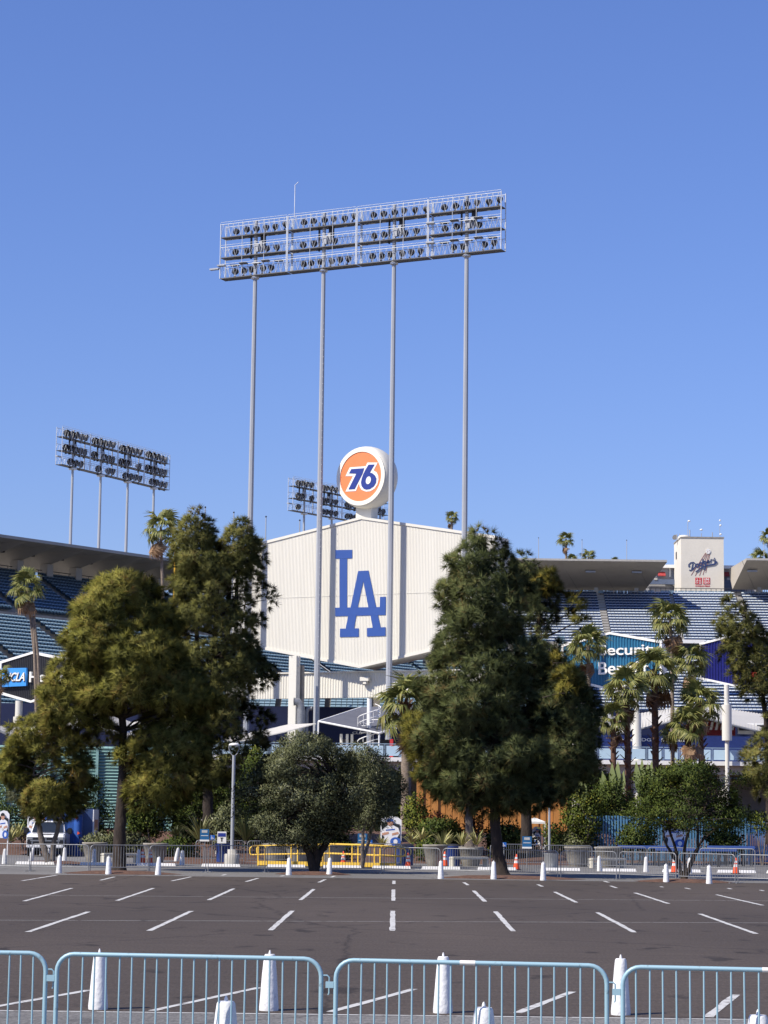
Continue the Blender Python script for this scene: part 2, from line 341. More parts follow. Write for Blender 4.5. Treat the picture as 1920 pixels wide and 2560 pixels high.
for x0, x1, da, db, w in segs:
    t = barrier(f'pale blue steel crowd barrier in the foreground, {w}', foot(x0, 2500, da), foot(x1, 2500, db), M_bblue, group='pale blue barriers in the foreground')
    if x0 in (839, 1557):
        L = (foot(x1, 2500, db)-foot(x0, 2500, da)).length; c = L*(.49 if x0 == 839 else .545)
        MB().tube([(c-.07, 0, 1.1), (c+.07, 0, 1.1)], .0225, 10).build('bare_patch', M_bare, t)
ROW1 = [(-70, 73, 2175, 2178), (77, 220, 2178, 2180.5), (225, 370, 2180.5, 2181), (374, 514, 2181, 2181), (520, 662, 2180, 2180.5), (668, 807, 2180.5, 2182), (814, 954, 2182, 2183.5), (960, 1100, 2183.5, 2187), (1107, 1225, 2187, 2190), (1232, 1394, 2190, 2195), (1402, 1541, 2195, 2198), (1549, 1690, 2198, 2203), (1697, 1838, 2203, 2208), (1845, 1985, 2208, 2212)]
for i, (x0, x1, y0, y1) in enumerate(ROW1):
    barrier(f'{ORD[i]} galvanised barrier from the left in the row behind the lot trees', ground(x0, y0), ground(x1, y1), M_galv, near=False, rt=.02, rb=.009, group='barriers behind the lot trees', hook=False)
ROW2 = [(489, 610, 2156, 2157), (618, 723, 2158, 2159), (885, 1004, 2166, 2167), (1226, 1356, 2166, 2167), (1361, 1480, 2170, 2171), (1489, 1616, 2174, 2176), (1620, 1744, 2177, 2179), (1750, 1888, 2179, 2182)]
for i, (x0, x1, y0, y1) in enumerate(ROW2):
    barrier(f'{ORD[i]} galvanised barrier from the left in the second row across the road', ground(x0, y0), ground(x1, y1), M_galv, near=False, rt=.02, rb=.009, group='barriers across the road', hook=False)
# ================================================================== THE STADIUM'S OUTFIELD SIDE
TH = R(27); BU = Vector((math.cos(TH), -math.sin(TH), 0)); BN = Vector((-math.sin(TH), -math.cos(TH), 0)); UZ = Vector((0, 0, 1))
def corrugated(P, pitch, dep, m, name, parent, off, n):
    """ribbed sheet on the plane of polygon P = [top polyline..., bottom polyline...] given as functions of u"""
    u0, u1, top, bot, p0 = P; k = int((u1-u0)/pitch); V = []; 
    for i in range(k+1):
        for fr, dd in ((0, 0), (.42, 0), (.5, dep), (.92, dep)):
            u = u0+(i+fr)*pitch
            if u > u1: continue
            b = p0+BU*u-n*dd; V += [(b.x-off.x, b.y-off.y, bot(u)-off.z), (b.x-off.x, b.y-off.y, top(u)-off.z)]
    Fq = [(2*i, 2*i+2, 2*i+3, 2*i+1) for i in range(len(V)//2-1)]
    return mkobj(name, npmesh(name, V, Fq), m, parent)
def hexboard(name, label, d, aT, aB, xl, xr, yTl, yTr, yBl, yBr, m_face, m_trim, pitch, dep, thick, trim, cat='sign'):
    p0 = at(aT[0], aT[1], d); T = lambda px, py: hit(px, py, p0, BN)
    t = thing(name, label, cat, (p0.x, p0.y, 0)); off = Vector((p0.x, p0.y, 0))
    zT, zB = p0.z, T(*aB).z; uL = (T(xl, yTl)-p0).dot(BU); uR = (T(xr, yTr)-p0).dot(BU)
    zTl, zTr, zBl, zBr = T(xl, yTl).z, T(xr, yTr).z, T(xl, yBl).z, T(xr, yBr).z
    top = lambda u: zT+(zTl-zT)*u/uL if u < 0 else zT+(zTr-zT)*u/uR
    bot = lambda u: zB+(zBl-zB)*u/uL if u < 0 else zB+(zBr-zB)*u/uR
    base = Vector((p0.x, p0.y, 0))
    corrugated((uL, uR, top, bot, base), pitch, dep, m_face, 'corrugated_face', t, off, BN)
    pt = lambda u, z, w: base+BU*u+UZ*z-BN*w
    hexp = [(uL, zTl), (0, zT), (uR, zTr), (uR, zBr), (0, zB), (uL, zBl)]
    MB().prism([pt(u, z, dep+.06) for u, z in hexp], -BN*(thick)).build('housing', m_trim, t, off)
    tm = MB()
    for i in range(6):
        a, b = hexp[i], hexp[(i+1) % 6]; ca = (a[0]*(1-trim/abs(uR)), a[1]+(trim if a[1] < (zT+zB)/2 else -trim)); cb = (b[0]*(1-trim/abs(uR)), b[1]+(trim if b[1] < (zT+zB)/2 else -trim))
        tm.prism([pt(a[0], a[1], dep+.05), pt(b[0], b[1], dep+.05), pt(cb[0], cb[1], dep+.05), pt(ca[0], ca[1], dep+.05)], BN*(dep+.13))
    tm.build('edge_trim', m_trim, t, off)
    return t, off, p0, base, top, bot, uL, uR
def decal(mb, pts, p0, lift, th=.03, n=BN):
    q = p0+n*lift; mb.prism([hit(x, y, q, n) for x, y in pts], n*th)
t, off, p0, base, top, bot, uL, uR = hexboard('scoreboard', 'huge cream corrugated hexagonal scoreboard back with blue LA monogram', 203, (904, 1292), (904, 1670), 586, 1238, 1372, 1339, 1609, 1592, M_cream, M_cream, .148, .024, 2.8, .22, 'scoreboard')
Z3 = lambda x, y: (580+x/3.318, 1100+y/3.318)
LA = [[(858, 913), (998, 911), (998, 982), (858, 985)], [(893, 985), (957, 985), (955, 1391), (893, 1391)], [(857, 1391), (1276, 1385), (1274, 1452), (857, 1463)], [(1228, 1302), (1276, 1300), (1276, 1386), (1226, 1386)],
      [(1047, 1087), (1090, 1085), (1090, 1172), (1043, 1390), (984, 1391)], [(1090, 1085), (1133, 1083), (1197, 1388), (1132, 1389), (1090, 1172)],
      [(964, 1460), (1031, 1458), (1013, 1566), (943, 1567)], [(897, 1565), (1052, 1562), (1052, 1632), (895, 1635)], [(1150, 1456), (1212, 1454), (1234, 1557), (1168, 1559)], [(1120, 1560), (1274, 1552), (1274, 1625), (1120, 1630)]]
mb = MB()
for i, pl in enumerate(LA): decal(mb, [Z3(*p) for p in pl], p0, .012+.002*i, .02)
lg = mb.build('la_monogram', mat('monogram_blue', (.024, .075, .29), .5, var=.05), t, off); lg['label'] = 'blue interlocked LA monogram on the corrugated face'
sx = MB(); q = base+BU*(uL*.5+uR*.5)+BN*.01; zs = hit(904, 1487, p0, BN).z
sx.box((q.x, q.y, zs), (uR-uL-.4, .02, .05), -TH); sx.build('panel_seam', M_cream, t, off)
# 76 sign ball on the roof ridge
c = at(918, 1195, 204.0); RB = 2.86; PH = R(34); nb = Vector((-math.sin(PH), -math.cos(PH), 0)); ub = Vector((math.cos(PH), -math.sin(PH), 0))
t76 = thing('ball_sign', 'cream ball sign with orange disc and blue 76 on the scoreboard ridge', 'sign', (c.x, c.y, top(0))); off = Vector((c.x, c.y, top(0)))
prof = [(.05, -RB*.94)] ; 
for a in np.linspace(-pi/2*.9, pi/2*.9, 22):
    z = RB*math.sin(a); r = RB*math.cos(a)
    if abs(z) <= RB*.34: prof.append((r, z))
prof = [(p[0], p[1]) for p in prof if p[1] > -RB*.4]; prof = [(2.62, -RB*.345)]+prof+[(2.62, RB*.345)]
MB().lathe(prof, c, 40, ax=nb).build('ball', M_cream, t76, off)
disc0 = c+nb*(RB*.345)
def ring(mb, cc, r0, r1, n, u, th, k=48):
    v = UZ
    for i in range(k):
        a, b = 2*pi*i/k, 2*pi*(i+1)/k; f = lambda r, s: cc+(u*math.cos(s)+v*math.sin(s))*r
        mb.prism([f(r0, a), f(r1, a), f(r1, b), f(r0, b)], n*th)
mb = MB(); ring(mb, disc0, 2.25, 2.63, nb, ub, .10); mb.build('rim', mat('cream_rim', (.80, .77, .66), .45, var=.04), t76, off)
mb = MB(); mb.prism([disc0+(ub*math.cos(a)+UZ*math.sin(a))*2.28 for a in (2*pi*i/48 for i in range(48))], nb*.04); mb.build('orange_disc', mat('sign_orange', (.80, .23, .085), .45, var=.04), t76, off)
Z8 = lambda x, y: (700+(1085+(x-1085))/5.184, 1140+y/5.184)
W76 = [(905, 148), (1112, 132), (1135, 85), (1268, 85), (1215, 188), (1255, 212), (1275, 260), (1278, 310), (1262, 370), (1225, 425), (1170, 458), (1115, 462), (1060, 440), (1035, 400), (1025, 355), (985, 455), (850, 462), (945, 262), (850, 262)]
B7 = [(925, 170), (1092, 158), (1068, 232), (968, 428), (888, 432), (990, 228), (896, 224)]
B6 = [(1148, 112), (1226, 110), (1165, 215), (1195, 222), (1230, 250), (1250, 290), (1245, 345), (1215, 395), (1165, 428), (1120, 435), (1085, 425), (1058, 390), (1050, 345), (1060, 290), (1080, 235), (1110, 175)]
H6 = [(1146+32*math.cos(a)+8*math.sin(a), 315-50*math.sin(a)) for a in (2*pi*i/20 for i in range(20))]
for nm, pl, lift, m in (('numeral_outline', W76, .05, M_white), ('numeral', B7, .08, mat('numeral_blue', (.02, .04, .23), .45, var=.04)), ('numeral', B6, .08, MAT['numeral_blue']), ('numeral_eye', H6, .11, M_white)):
    mb = MB(); decal(mb, [Z8(*p) for p in pl], disc0, lift, .02, nb); mb.build(nm, m, t76, off)
pc = at(917, 1280, 204.5); MB().box((pc.x, pc.y, (top(0)+c.z-RB*.9)/2+.1), (1.55, 1.3, c.z-RB*.9-top(0)+1.2), -TH).build('pedestal', M_cream, t76, off)
# lower corrugated fascia of the pavilion walkway
FP = p0-BN*1.25; zf1, zf0 = hit(900, 1681, FP, BN).z, hit(900, 1744, FP, BN).z
fb = Vector((FP.x, FP.y, 0)); tf = thing('walkway_fascia', 'cream corrugated band running below the hexagonal scoreboard', 'wall', fb)
corrugated((-14.5, 15.5, lambda u: zf1, lambda u: zf0, fb), .27, .05, M_cream, 'corrugated_face', tf, fb, BN)
mb = MB(); q = fb-BN*.35+BU*.5; mb.box((q.x, q.y, (zf0+zf1)/2), (30.2, .5, zf1-zf0-.02), -TH); mb.build('backing', M_concdark, tf, fb)
q = fb+BN*.02+BU*.5; mb = MB().box((q.x, q.y, zf1+.06), (30.3, .3, .12), -TH); mb.build('cap', M_cream, tf, fb)
lp = hit(913, 1698, FP+BN*.35, BN); tl = thing('wall_light', 'cream box floodlight on the corrugated band', 'lamp', lp)
MB().box(lp, (.85, .55, .38), -TH+.1).build('housing', M_cream, tl, lp, .03); MB().box(lp+Vector((0.02, 0, -.32)), (.3, .4, .22), -TH).build('bracket', M_cream, tl, lp)
# support column and vent pipes left of the near pole
cb = foot(734, 1800, 201.5); ts = thing('support_column', 'square cream support column under the scoreboard corner', 'column', cb)
zc = at(734, 1640, 201.5).z; MB().box((cb.x, cb.y, zc/2), (.78, .7, zc), -TH).build('shaft', M_cream, ts, cb, .02)
MB().prism([(cb.x-.39, cb.y-.3, zc), (cb.x+.39, cb.y-.3, zc), (cb.x+.39, cb.y-.3, zc-1), ], (0, .3, 0)).build('haunch', M_cream, ts, cb)
MB().box((cb.x+.62, cb.y+.6, zc/2-.4), (.35, .4, zc-.8), -TH).build('rear_rib', M_concdark, ts, cb)
pb = foot(752, 1800, 200.5); tv = thing('vent_pipe', 'grey vent pipe with an elbow opening to the left', 'pipe', pb); zp = at(752, 1775, 200.5).z
MB().tube([(pb.x, pb.y, 5), (pb.x, pb.y, zp), (pb.x-.05, pb.y, zp+.4), (pb.x-.3, pb.y-.05, zp+.72), (pb.x-.62, pb.y-.1, zp+.72)], .36, 14).build('pipe', M_galv, tv, pb)
MB().lathe([(.37, 0), (.3, .01)], (pb.x-.63, pb.y-.1, zp+.72), 14, ax=(-1, -.15, 0)).build('opening', M_dark, tv, pb)
pb2 = foot(766, 1800, 202); tv = thing('vent_pipe', 'thinner grey vent pipe behind the elbow pipe', 'pipe', pb2); MB().tube([(pb2.x, pb2.y, 5), (pb2.x, pb2.y, zp-.1), (pb2.x+.15, pb2.y, zp+.2), (pb2.x+.5, pb2.y, zp+.25)], .2, 10).build('pipe', M_galv, tv, pb2)
# concourse deck with glass railing
DD = 186.0; zd = at(1300, 1897, DD).z; 
td = thing('concourse_deck', 'raised white-edged concourse deck carrying the glass railing', 'deck', (0, DD, 0)); od = Vector((0, DD, 0))
MB().box((4, DD+6, zd-.17), (74, 12, .34)).build('slab', M_white, td, od); MB().box((4, DD+6.4, zd-.72), (73, 11.4, .72)).build('edge_beam', M_conc, td, od)
for x in (-26, -14, -3, 9, 20, 28): MB().lathe([(.55, -.2), (.55, zd-1.0)], (x, DD+1.4, 0), 14).build('column', M_conc, td, od)
x0 = 1815; pcx = at(1815, 1950, DD).x
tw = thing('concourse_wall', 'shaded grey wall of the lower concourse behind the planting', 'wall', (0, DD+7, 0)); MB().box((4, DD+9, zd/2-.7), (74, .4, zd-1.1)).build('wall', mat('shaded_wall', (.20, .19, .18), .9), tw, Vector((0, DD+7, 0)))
tr = thing('glass_railing', 'pale blue glass railing along the concourse edge', 'railing', (0, DD+.1, zd)); orr = Vector((0, DD+.1, zd))
M_glass = mat('frosted_blue_glass', (.48, .64, .74), .12, 0, var=.08, scale=.5, spec=.6); M_rail = mat('rail_blue_steel', (.33, .44, .52), .4, .3)
x = at(470, 1880, DD).x; pitch = 1.33; gme = pme = None; xe = at(1990, 1880, DD).x
n = int((xe-x)/pitch)
for i in range(n):
    X = x+i*pitch
    if gme is None:
        g = MB().box((0, 0, .52), (1.06, .02, .82)).build('glass_pane', M_glass, tr); gme = g.data
        p = MB().box((0, 0, .52), (.05, .06, 1.04)).box((-.09, 0.01, .5), (.03, .03, .9)).box((.09, 0.01, .5), (.03, .03, .9)).build('post', M_rail, tr); pme = p.data
    else: g = mkobj('glass_pane', gme, None, tr); p = mkobj('post', pme, None, tr)
    g.location = (X+pitch/2, 0, 0); p.location = (X, 0, 0)
MB().box((x+n*pitch/2, 0, 1.07), (n*pitch, .09, .07)).build('top_rail', M_rail, tr)
# spiral stair
sb = foot(922, 1860, 189); ts = thing('spiral_staircase', 'white spiral staircase round a post behind the glass railing', 'staircase', (sb.x, sb.y, zd)); zt1 = at(922, 1746, 189).z-zd
MB().lathe([(.19, 0), (.19, zt1)], n=12).build('centre_post', M_white, ts)
hp = []; 
for i in range(26):
    a = 2*pi*i/14+2.4; z = .15+i*.135
    hp.append((.95*math.cos(a), .95*math.sin(a), z+.95))
    if i % 2 == 0: MB().prism([(.1*math.cos(a), .1*math.sin(a), z), (.92*math.cos(a-.2), .92*math.sin(a-.2), z), (.92*math.cos(a+.2), .92*math.sin(a+.2), z)], (0, 0, .05)).build('tread', M_white, ts)
    if i % 2 == 0: MB().tube([(.93*math.cos(a), .93*math.sin(a), z), (.95*math.cos(a), .95*math.sin(a), z+.95)], .022, 5).build('baluster', M_white, ts)
MB().tube(hp, .04, 6).build('handrail', M_white, ts); MB().tube([(p[0], p[1], p[2]-.5) for p in hp], .03, 6).build('handrail', M_white, ts)
# grey shade canopy in the middle, dark interior behind it
A = [at(796, 1803, 189), at(903, 1768, 195), at(1035, 1762, 195), at(1040, 1805, 190), at(948, 1833, 187.5)]
tc_ = thing('shade_canopy', 'slate grey tented shade canopy behind the spiral staircase', 'canopy', (A[4].x, A[4].y, zd)); oc = Vector((A[4].x, A[4].y, zd))
mb = MB(); mb.add([A[0], A[1], A[4]], [(0, 2, 1)]); mb.add([A[1], A[2], A[3], A[4]], [(0, 3, 2, 1)]); 
cn = mb.build('canopy', mat('slate_canvas', (.10, .105, .13), .8, var=.1, scale=1), tc_, oc); s = cn.modifiers.new('t', 'SOLIDIFY'); s.thickness = .05
MB().tube([A[0], A[4]], .09, 6).tube([A[4], A[3]], .09, 6).tube([A[0], A[1]], .06, 6).build('edge_pipe', M_white, tc_, oc)
for p in (A[0], A[4], A[3]): MB().tube([(p.x, p.y+.1, zd), (p.x, p.y+.1, p.z)], .07, 6).build('pole', M_white, tc_, oc)
B = [at(560, 1862, 190), at(720, 1827, 190), at(790, 1808, 190), at(720, 1811, 196), at(560, 1846, 196)]
tc2 = thing('pavilion_roof', 'cream sloping roof edge left of the scoreboard column', 'roof', (B[0].x, B[0].y, zd)); o2 = Vector((B[0].x, B[0].y, zd))
mb = MB(); mb.add(B, [(0, 1, 2, 3, 4)]); r_ = mb.build('roof', mat('white_roof_sheet', (.52, .50, .455), .6, var=.06), tc2, o2); s = r_.modifiers.new('t', 'SOLIDIFY'); s.thickness = .08
MB().tube([(B[0].x+1, 190.5, zd), (B[0].x+1, 190.5, zd+1.6)], .15, 8).build('post', M_white, tc2, o2)
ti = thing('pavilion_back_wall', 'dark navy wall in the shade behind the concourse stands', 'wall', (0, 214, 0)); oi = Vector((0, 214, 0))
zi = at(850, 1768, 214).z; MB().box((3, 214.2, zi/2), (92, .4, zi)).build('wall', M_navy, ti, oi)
tk = thing('kiosk', 'small cream kiosk with a dark arched opening under the grey canopy', 'kiosk', foot(885, 1850, 191)); ok = Vector(tk.location)
k0, k1 = at(853, 1862, 191), at(1000, 1815, 191)
for xx in (853, 868, 880, 1000): q = at(xx, 1840, 191); MB().box((q.x, q.y, zd+1), (.22, .3, 2.0)).build('pier', M_cream, tk, ok)
MB().box(((k0.x+k1.x)/2, 191.6, zd+.8), (k1.x-k0.x, .3, 1.6)).build('counter', M_dark, tk, ok)
text_obj('CLB', 'lettering', M_white, tk, ok, Vector((at(881, 1835, 191).x, 191.3, at(881, 1835, 191).z)), Vector((1, 0, 0)), UZ, .8, .22, .01)
q = foot(979, 1850, 187.5); te = thing('fire_cabinet', 'small red cabinet on the third light pole', 'cabinet', (q.x, q.y, zd)); MB().box((0, 0, .75), (.3, .25, 1.5)).build('box', mat('safety_red', (.55, .04, .04), .5), te, None, .03); MB().box((0, -.14, .9), (.2, .03, .5)).build('door', MAT['safety_red'], te)
# ------------------------------------------------------------------ smaller hexagonal advertising boards
M_blk = mat('black_corrugation', (.022, .022, .026), .45, var=.2); M_teal = mat('teal_corrugation', (.022, .13, .24), .45, var=.1); M_royal = mat('royal_blue_corrugation', (.01, .012, .13), .4, var=.1)
t, off, q0, base, top2, bot2, ul, ur = hexboard('advertising_board', 'black hexagonal advertising board with blue UCLA plate', 205, (82, 1629), (79, 1757), 1, 172, 1653, 1647, 1735, 1725, M_blk, M_white, .2, .06, .7, .2)
def pl(px, py, lift=.0): return hit(px, py, q0+BN*lift, BN)
MB().prism([pl(8, 1671, .05), pl(70, 1670, .05), pl(69, 1715, .05), pl(7, 1718, .05)], BN*.25).build('ucla_plate', mat('ucla_blue', (.05, .28, .72), .4, var=.05), t, off)
text_obj('UCLA', 'plate_shadow_letters', M_navy, t, off, pl(14, 1706, .32), BU, UZ, (pl(62, 1706)-pl(13, 1706)).length, .78, .02, .35, .02)
text_obj('UCLA', 'plate_letters', M_white, t, off, pl(12, 1703.5, .36), BU, UZ, (pl(61, 1703)-pl(12, 1703)).length, .78, .02, .35, .02)
text_obj('Health', 'letters', M_white, t, off, pl(75, 1706, .05), BU, UZ, (pl(165, 1706)-pl(75, 1706)).length, .95, .15, 0, .01)
for px in (47, 135): 
    b = foot(px, 1780, 205.8); z1 = at(px, 1752, 205.8).z; zm = at(px, 1792, 205.8).z
    MB().lathe([(.48, 0), (.48, zm), (.33, zm+.02), (.33, z1)], b, 24).flat().build('post', M_cream, t, off)
t, off, q0, base, top2, bot2, ul, ur = hexboard('advertising_board', 'teal hexagonal advertising board lettered Security Benefit among the palms', 205, (1525, 1580), (1528, 1726), 1404, 1655, 1611, 1602, 1697, 1690, M_teal, M_white, .27, .1, 1.0, .2)
text_obj('Security', 'letters', M_white, t, off, pl(1498, 1647, .06), BU, UZ, (pl(1650, 1640)-pl(1498, 1640)).length, 1.25, .12, 0, .008)
text_obj('Benefit', 'letters', M_white, t, off, pl(1497, 1687, .06), BU, UZ, (pl(1622, 1680)-pl(1497, 1680)).length, 1.15, .12, 0, .008)
for px in (1440, 1592):
    b = foot(px, 1780, 187.5); z1 = at(px, 1722, 187.5).z; zm = at(px, 1784, 187.5).z; MB().lathe([(.36, 0), (.36, zm), (.2, zm+.02), (.2, z1)], b, 24).flat().build('post', M_cream, t, off)
t, off, q0, base, top2, bot2, ul, ur = hexboard('advertising_board', 'royal blue hexagonal advertising board at the right edge behind the pine', 205, (1862, 1579), (1862, 1722), 1749, 1985, 1608, 1603, 1698, 1690, M_royal, M_white, .27, .1, 1.0, .16)
mb = MB(); decal(mb, [(1887+9*math.cos(a), 1690-15*math.sin(a)) for a in (2*pi*i/16 for i in range(16))], q0, .05, .05); mb.build('red_emblem', mat('emblem_red', (.7, .05, .03), .5), t, off)
mb = MB(); decal(mb, [(1845, 1653), (1915, 1648), (1915, 1656), (1845, 1661)], q0, .05, .05); mb.build('white_bar', M_white, t, off)
DC = 185.5; b = foot(1817, 1780, DC); z1 = at(1817, 1712, DC).z; zm = at(1817, 1762, DC).z; z0 = at(1817, 1852, DC).z; MB().lathe([(.17, 0), (.17, z0), (.40, z0+.02), (.40, zm), (.21, zm+.02), (.21, z1)], b, 24).flat().build('post', M_cream, t, off)
# right pavilion: folded white roof, navy lettered band, dark stalls
def zig(name, label, pts_front, pts_back, df, db):
    a = [at(x, y, df) for x, y in pts_front]; b = [at(x, y, db) for x, y in pts_back]
    t = thing(name, label, 'roof', (a[0].x, df, zd)); off = Vector((a[0].x, df, zd)); M_rf = mat('white_roof_sheet', (.52, .50, .455), .6, var=.06)
    for i in range(len(a)-1):
        k = 26; mb = MB()
        for j in range(k):                                            # raised ribs running up each plate
            s = [(j+f)/k for f in (0, .6)]
            A0, A1 = a[i].lerp(a[i+1], s[0]), a[i].lerp(a[i+1], s[1]); B0, B1 = b[i].lerp(b[i+1], s[0]), b[i].lerp(b[i+1], s[1]); up = Vector((0, 0, .05))
            mb.prism([A0+up, A1+up, B1+up, B0+up], (0, 0, .04))
        mb.prism([a[i], a[i+1], b[i+1], b[i]], (0, 0, .05)); mb.build('roof_plate', M_rf, t, off)
        MB().tube([a[i]+Vector((0, -.05, -.02)), a[i+1]+Vector((0, -.05, -.02))], .1, 6).build('edge_fascia', M_galv, t, off)
    return t, off
t, off = zig('pavilion_roof', 'white folded corrugated roof of the right field pavilion', [(1440, 1790), (1540, 1836), (1740, 1790), (1935, 1838), (2050, 1790)], [(1440, 1752), (1540, 1795), (1745, 1762), (1925, 1790), (2050, 1752)], 188.5, 201)
for px in (1540, 1690, 1860, 1930): q = at(px, 1840, 190); MB().box((q.x, 190, zd+.9), (.3, .3, 2.2)).build('post', M_white, t, off)
t, off = zig('pavilion_roof', 'white folded roof edge behind the big left pine', [(-60, 1800), (40, 1845), (230, 1812), (330, 1848), (480, 1800)], [(-60, 1795), (40, 1830), (230, 1772), (330, 1808), (480, 1780)], 189, 201)
for px in (40, 330): q = at(px, 1840, 190.5); MB().box((q.x, 190.5, zd+.9), (.3, .3, 2.2)).build('post', M_white, t, off)
tb = thing('lettered_band', 'navy band with white AT DODGER STADIUM letters behind the glass railing', 'sign', foot(1600, 1845, 188)); ob = Vector(tb.location)
a, b = at(1490, 1853, 188), at(1930, 1853, 188); zb1 = at(1600, 1838, 188).z
MB().box(((a.x+b.x)/2, 188.2, (zd+zb1)/2), (b.x-a.x, .3, zb1-zd)).build('band', mat('band_navy', (.015, .03, .13), .5), tb, ob)
p = at(1517, 1852, 188); text_obj('D AT DODGER STADIUM', 'letters', M_white, tb, ob, Vector((p.x+.5, 188.03, p.z)), Vector((1, 0, 0)), UZ, (1722-1530)/5700*188, .26, .02, 0, .012)
a = at(1740, 1838, 192)
tm = thing('food_stall', 'dark red food stall under the white pavilion roof', 'stall', (a.x, 192, zd)); om = Vector((a.x, 192, zd)); M_red = mat('stall_red', (.20, .008, .012), .5)
p1, p2 = at(1758, 1838, 191.5), at(1838, 1795, 191.5); MB().prism([(p1.x, 191.5, p1.z), (p2.x, 191.5, p1.z), (p2.x, 191.5, p2.z-.2), (p1.x, 191.5, p2.z)], (0, .3, 0)).build('back', M_red, tm, om)
for i in range(6): q = p1.lerp(p2, (i+.5)/6); MB().prism([(q.x-.15, 191.4, p1.z+.45), (q.x+.05, 191.4, p1.z+.45), (q.x+.2, 191.4, p1.z+1.1), (q.x, 191.4, p1.z+1.1)], (0, .06, 0)).build('stripe', M_white, tm, om)
for (xa, xb, ya, yb) in ((1845, 1885, 1825, 1815), (1890, 1935, 1825, 1815)):
    q1, q2 = at(xa, 1835, 191.5), at(xb, 1808, 191.5); MB().box(((q1.x+q2.x)/2, 191.6, (q1.z+q2.z)/2), (q2.x-q1.x, .2, q2.z-q1.z)).build('shutter', M_white, tm, om)
    q1, q2 = at(xa+3, 1826, 191.3), at(xb-3, 1813, 191.3); MB().box(((q1.x+q2.x)/2, 191.4, (q1.z+q2.z)/2), (q2.x-q1.x, .1, q2.z-q1.z)).build('window', M_dark, tm, om)
# ================================================================== FLOODLIGHT TOWERS
def lamp_meshes():
    mb = MB(); mb.lathe([(.06, -.42), (.14, -.36), (.23, -.2), (.285, -.02), (.30, .0), (.28, .01)], n=14, ax=(0, 1, 0)); mb.box((0, -.1, -.38), (.05, .07, .3)); mb.box((0, -.1, -.5), (.16, .12, .06))
    o = mb.build('floodlight', mat('lamp_housing', (.06, .06, .065), .5, .3, var=.2)); a = o.data; bpy.data.objects.remove(o)
    o = MB().lathe([(.27, 0), (.26, .02)], n=14, ax=(0, 1, 0)).build('lens', M_black); b = o.data; bpy.data.objects.remove(o); return a, b
LAMP, LENS = lamp_meshes()
def rods(mb, a, b, r=.025): mb.tube([a, b], r, 4, False)
M_truss = mat('truss_white', (.62, .64, .66), .45, .2, var=.1); M_grate = mat('catwalk_grating', (.11, .11, .115), .6, .3, var=.3, scale=4)
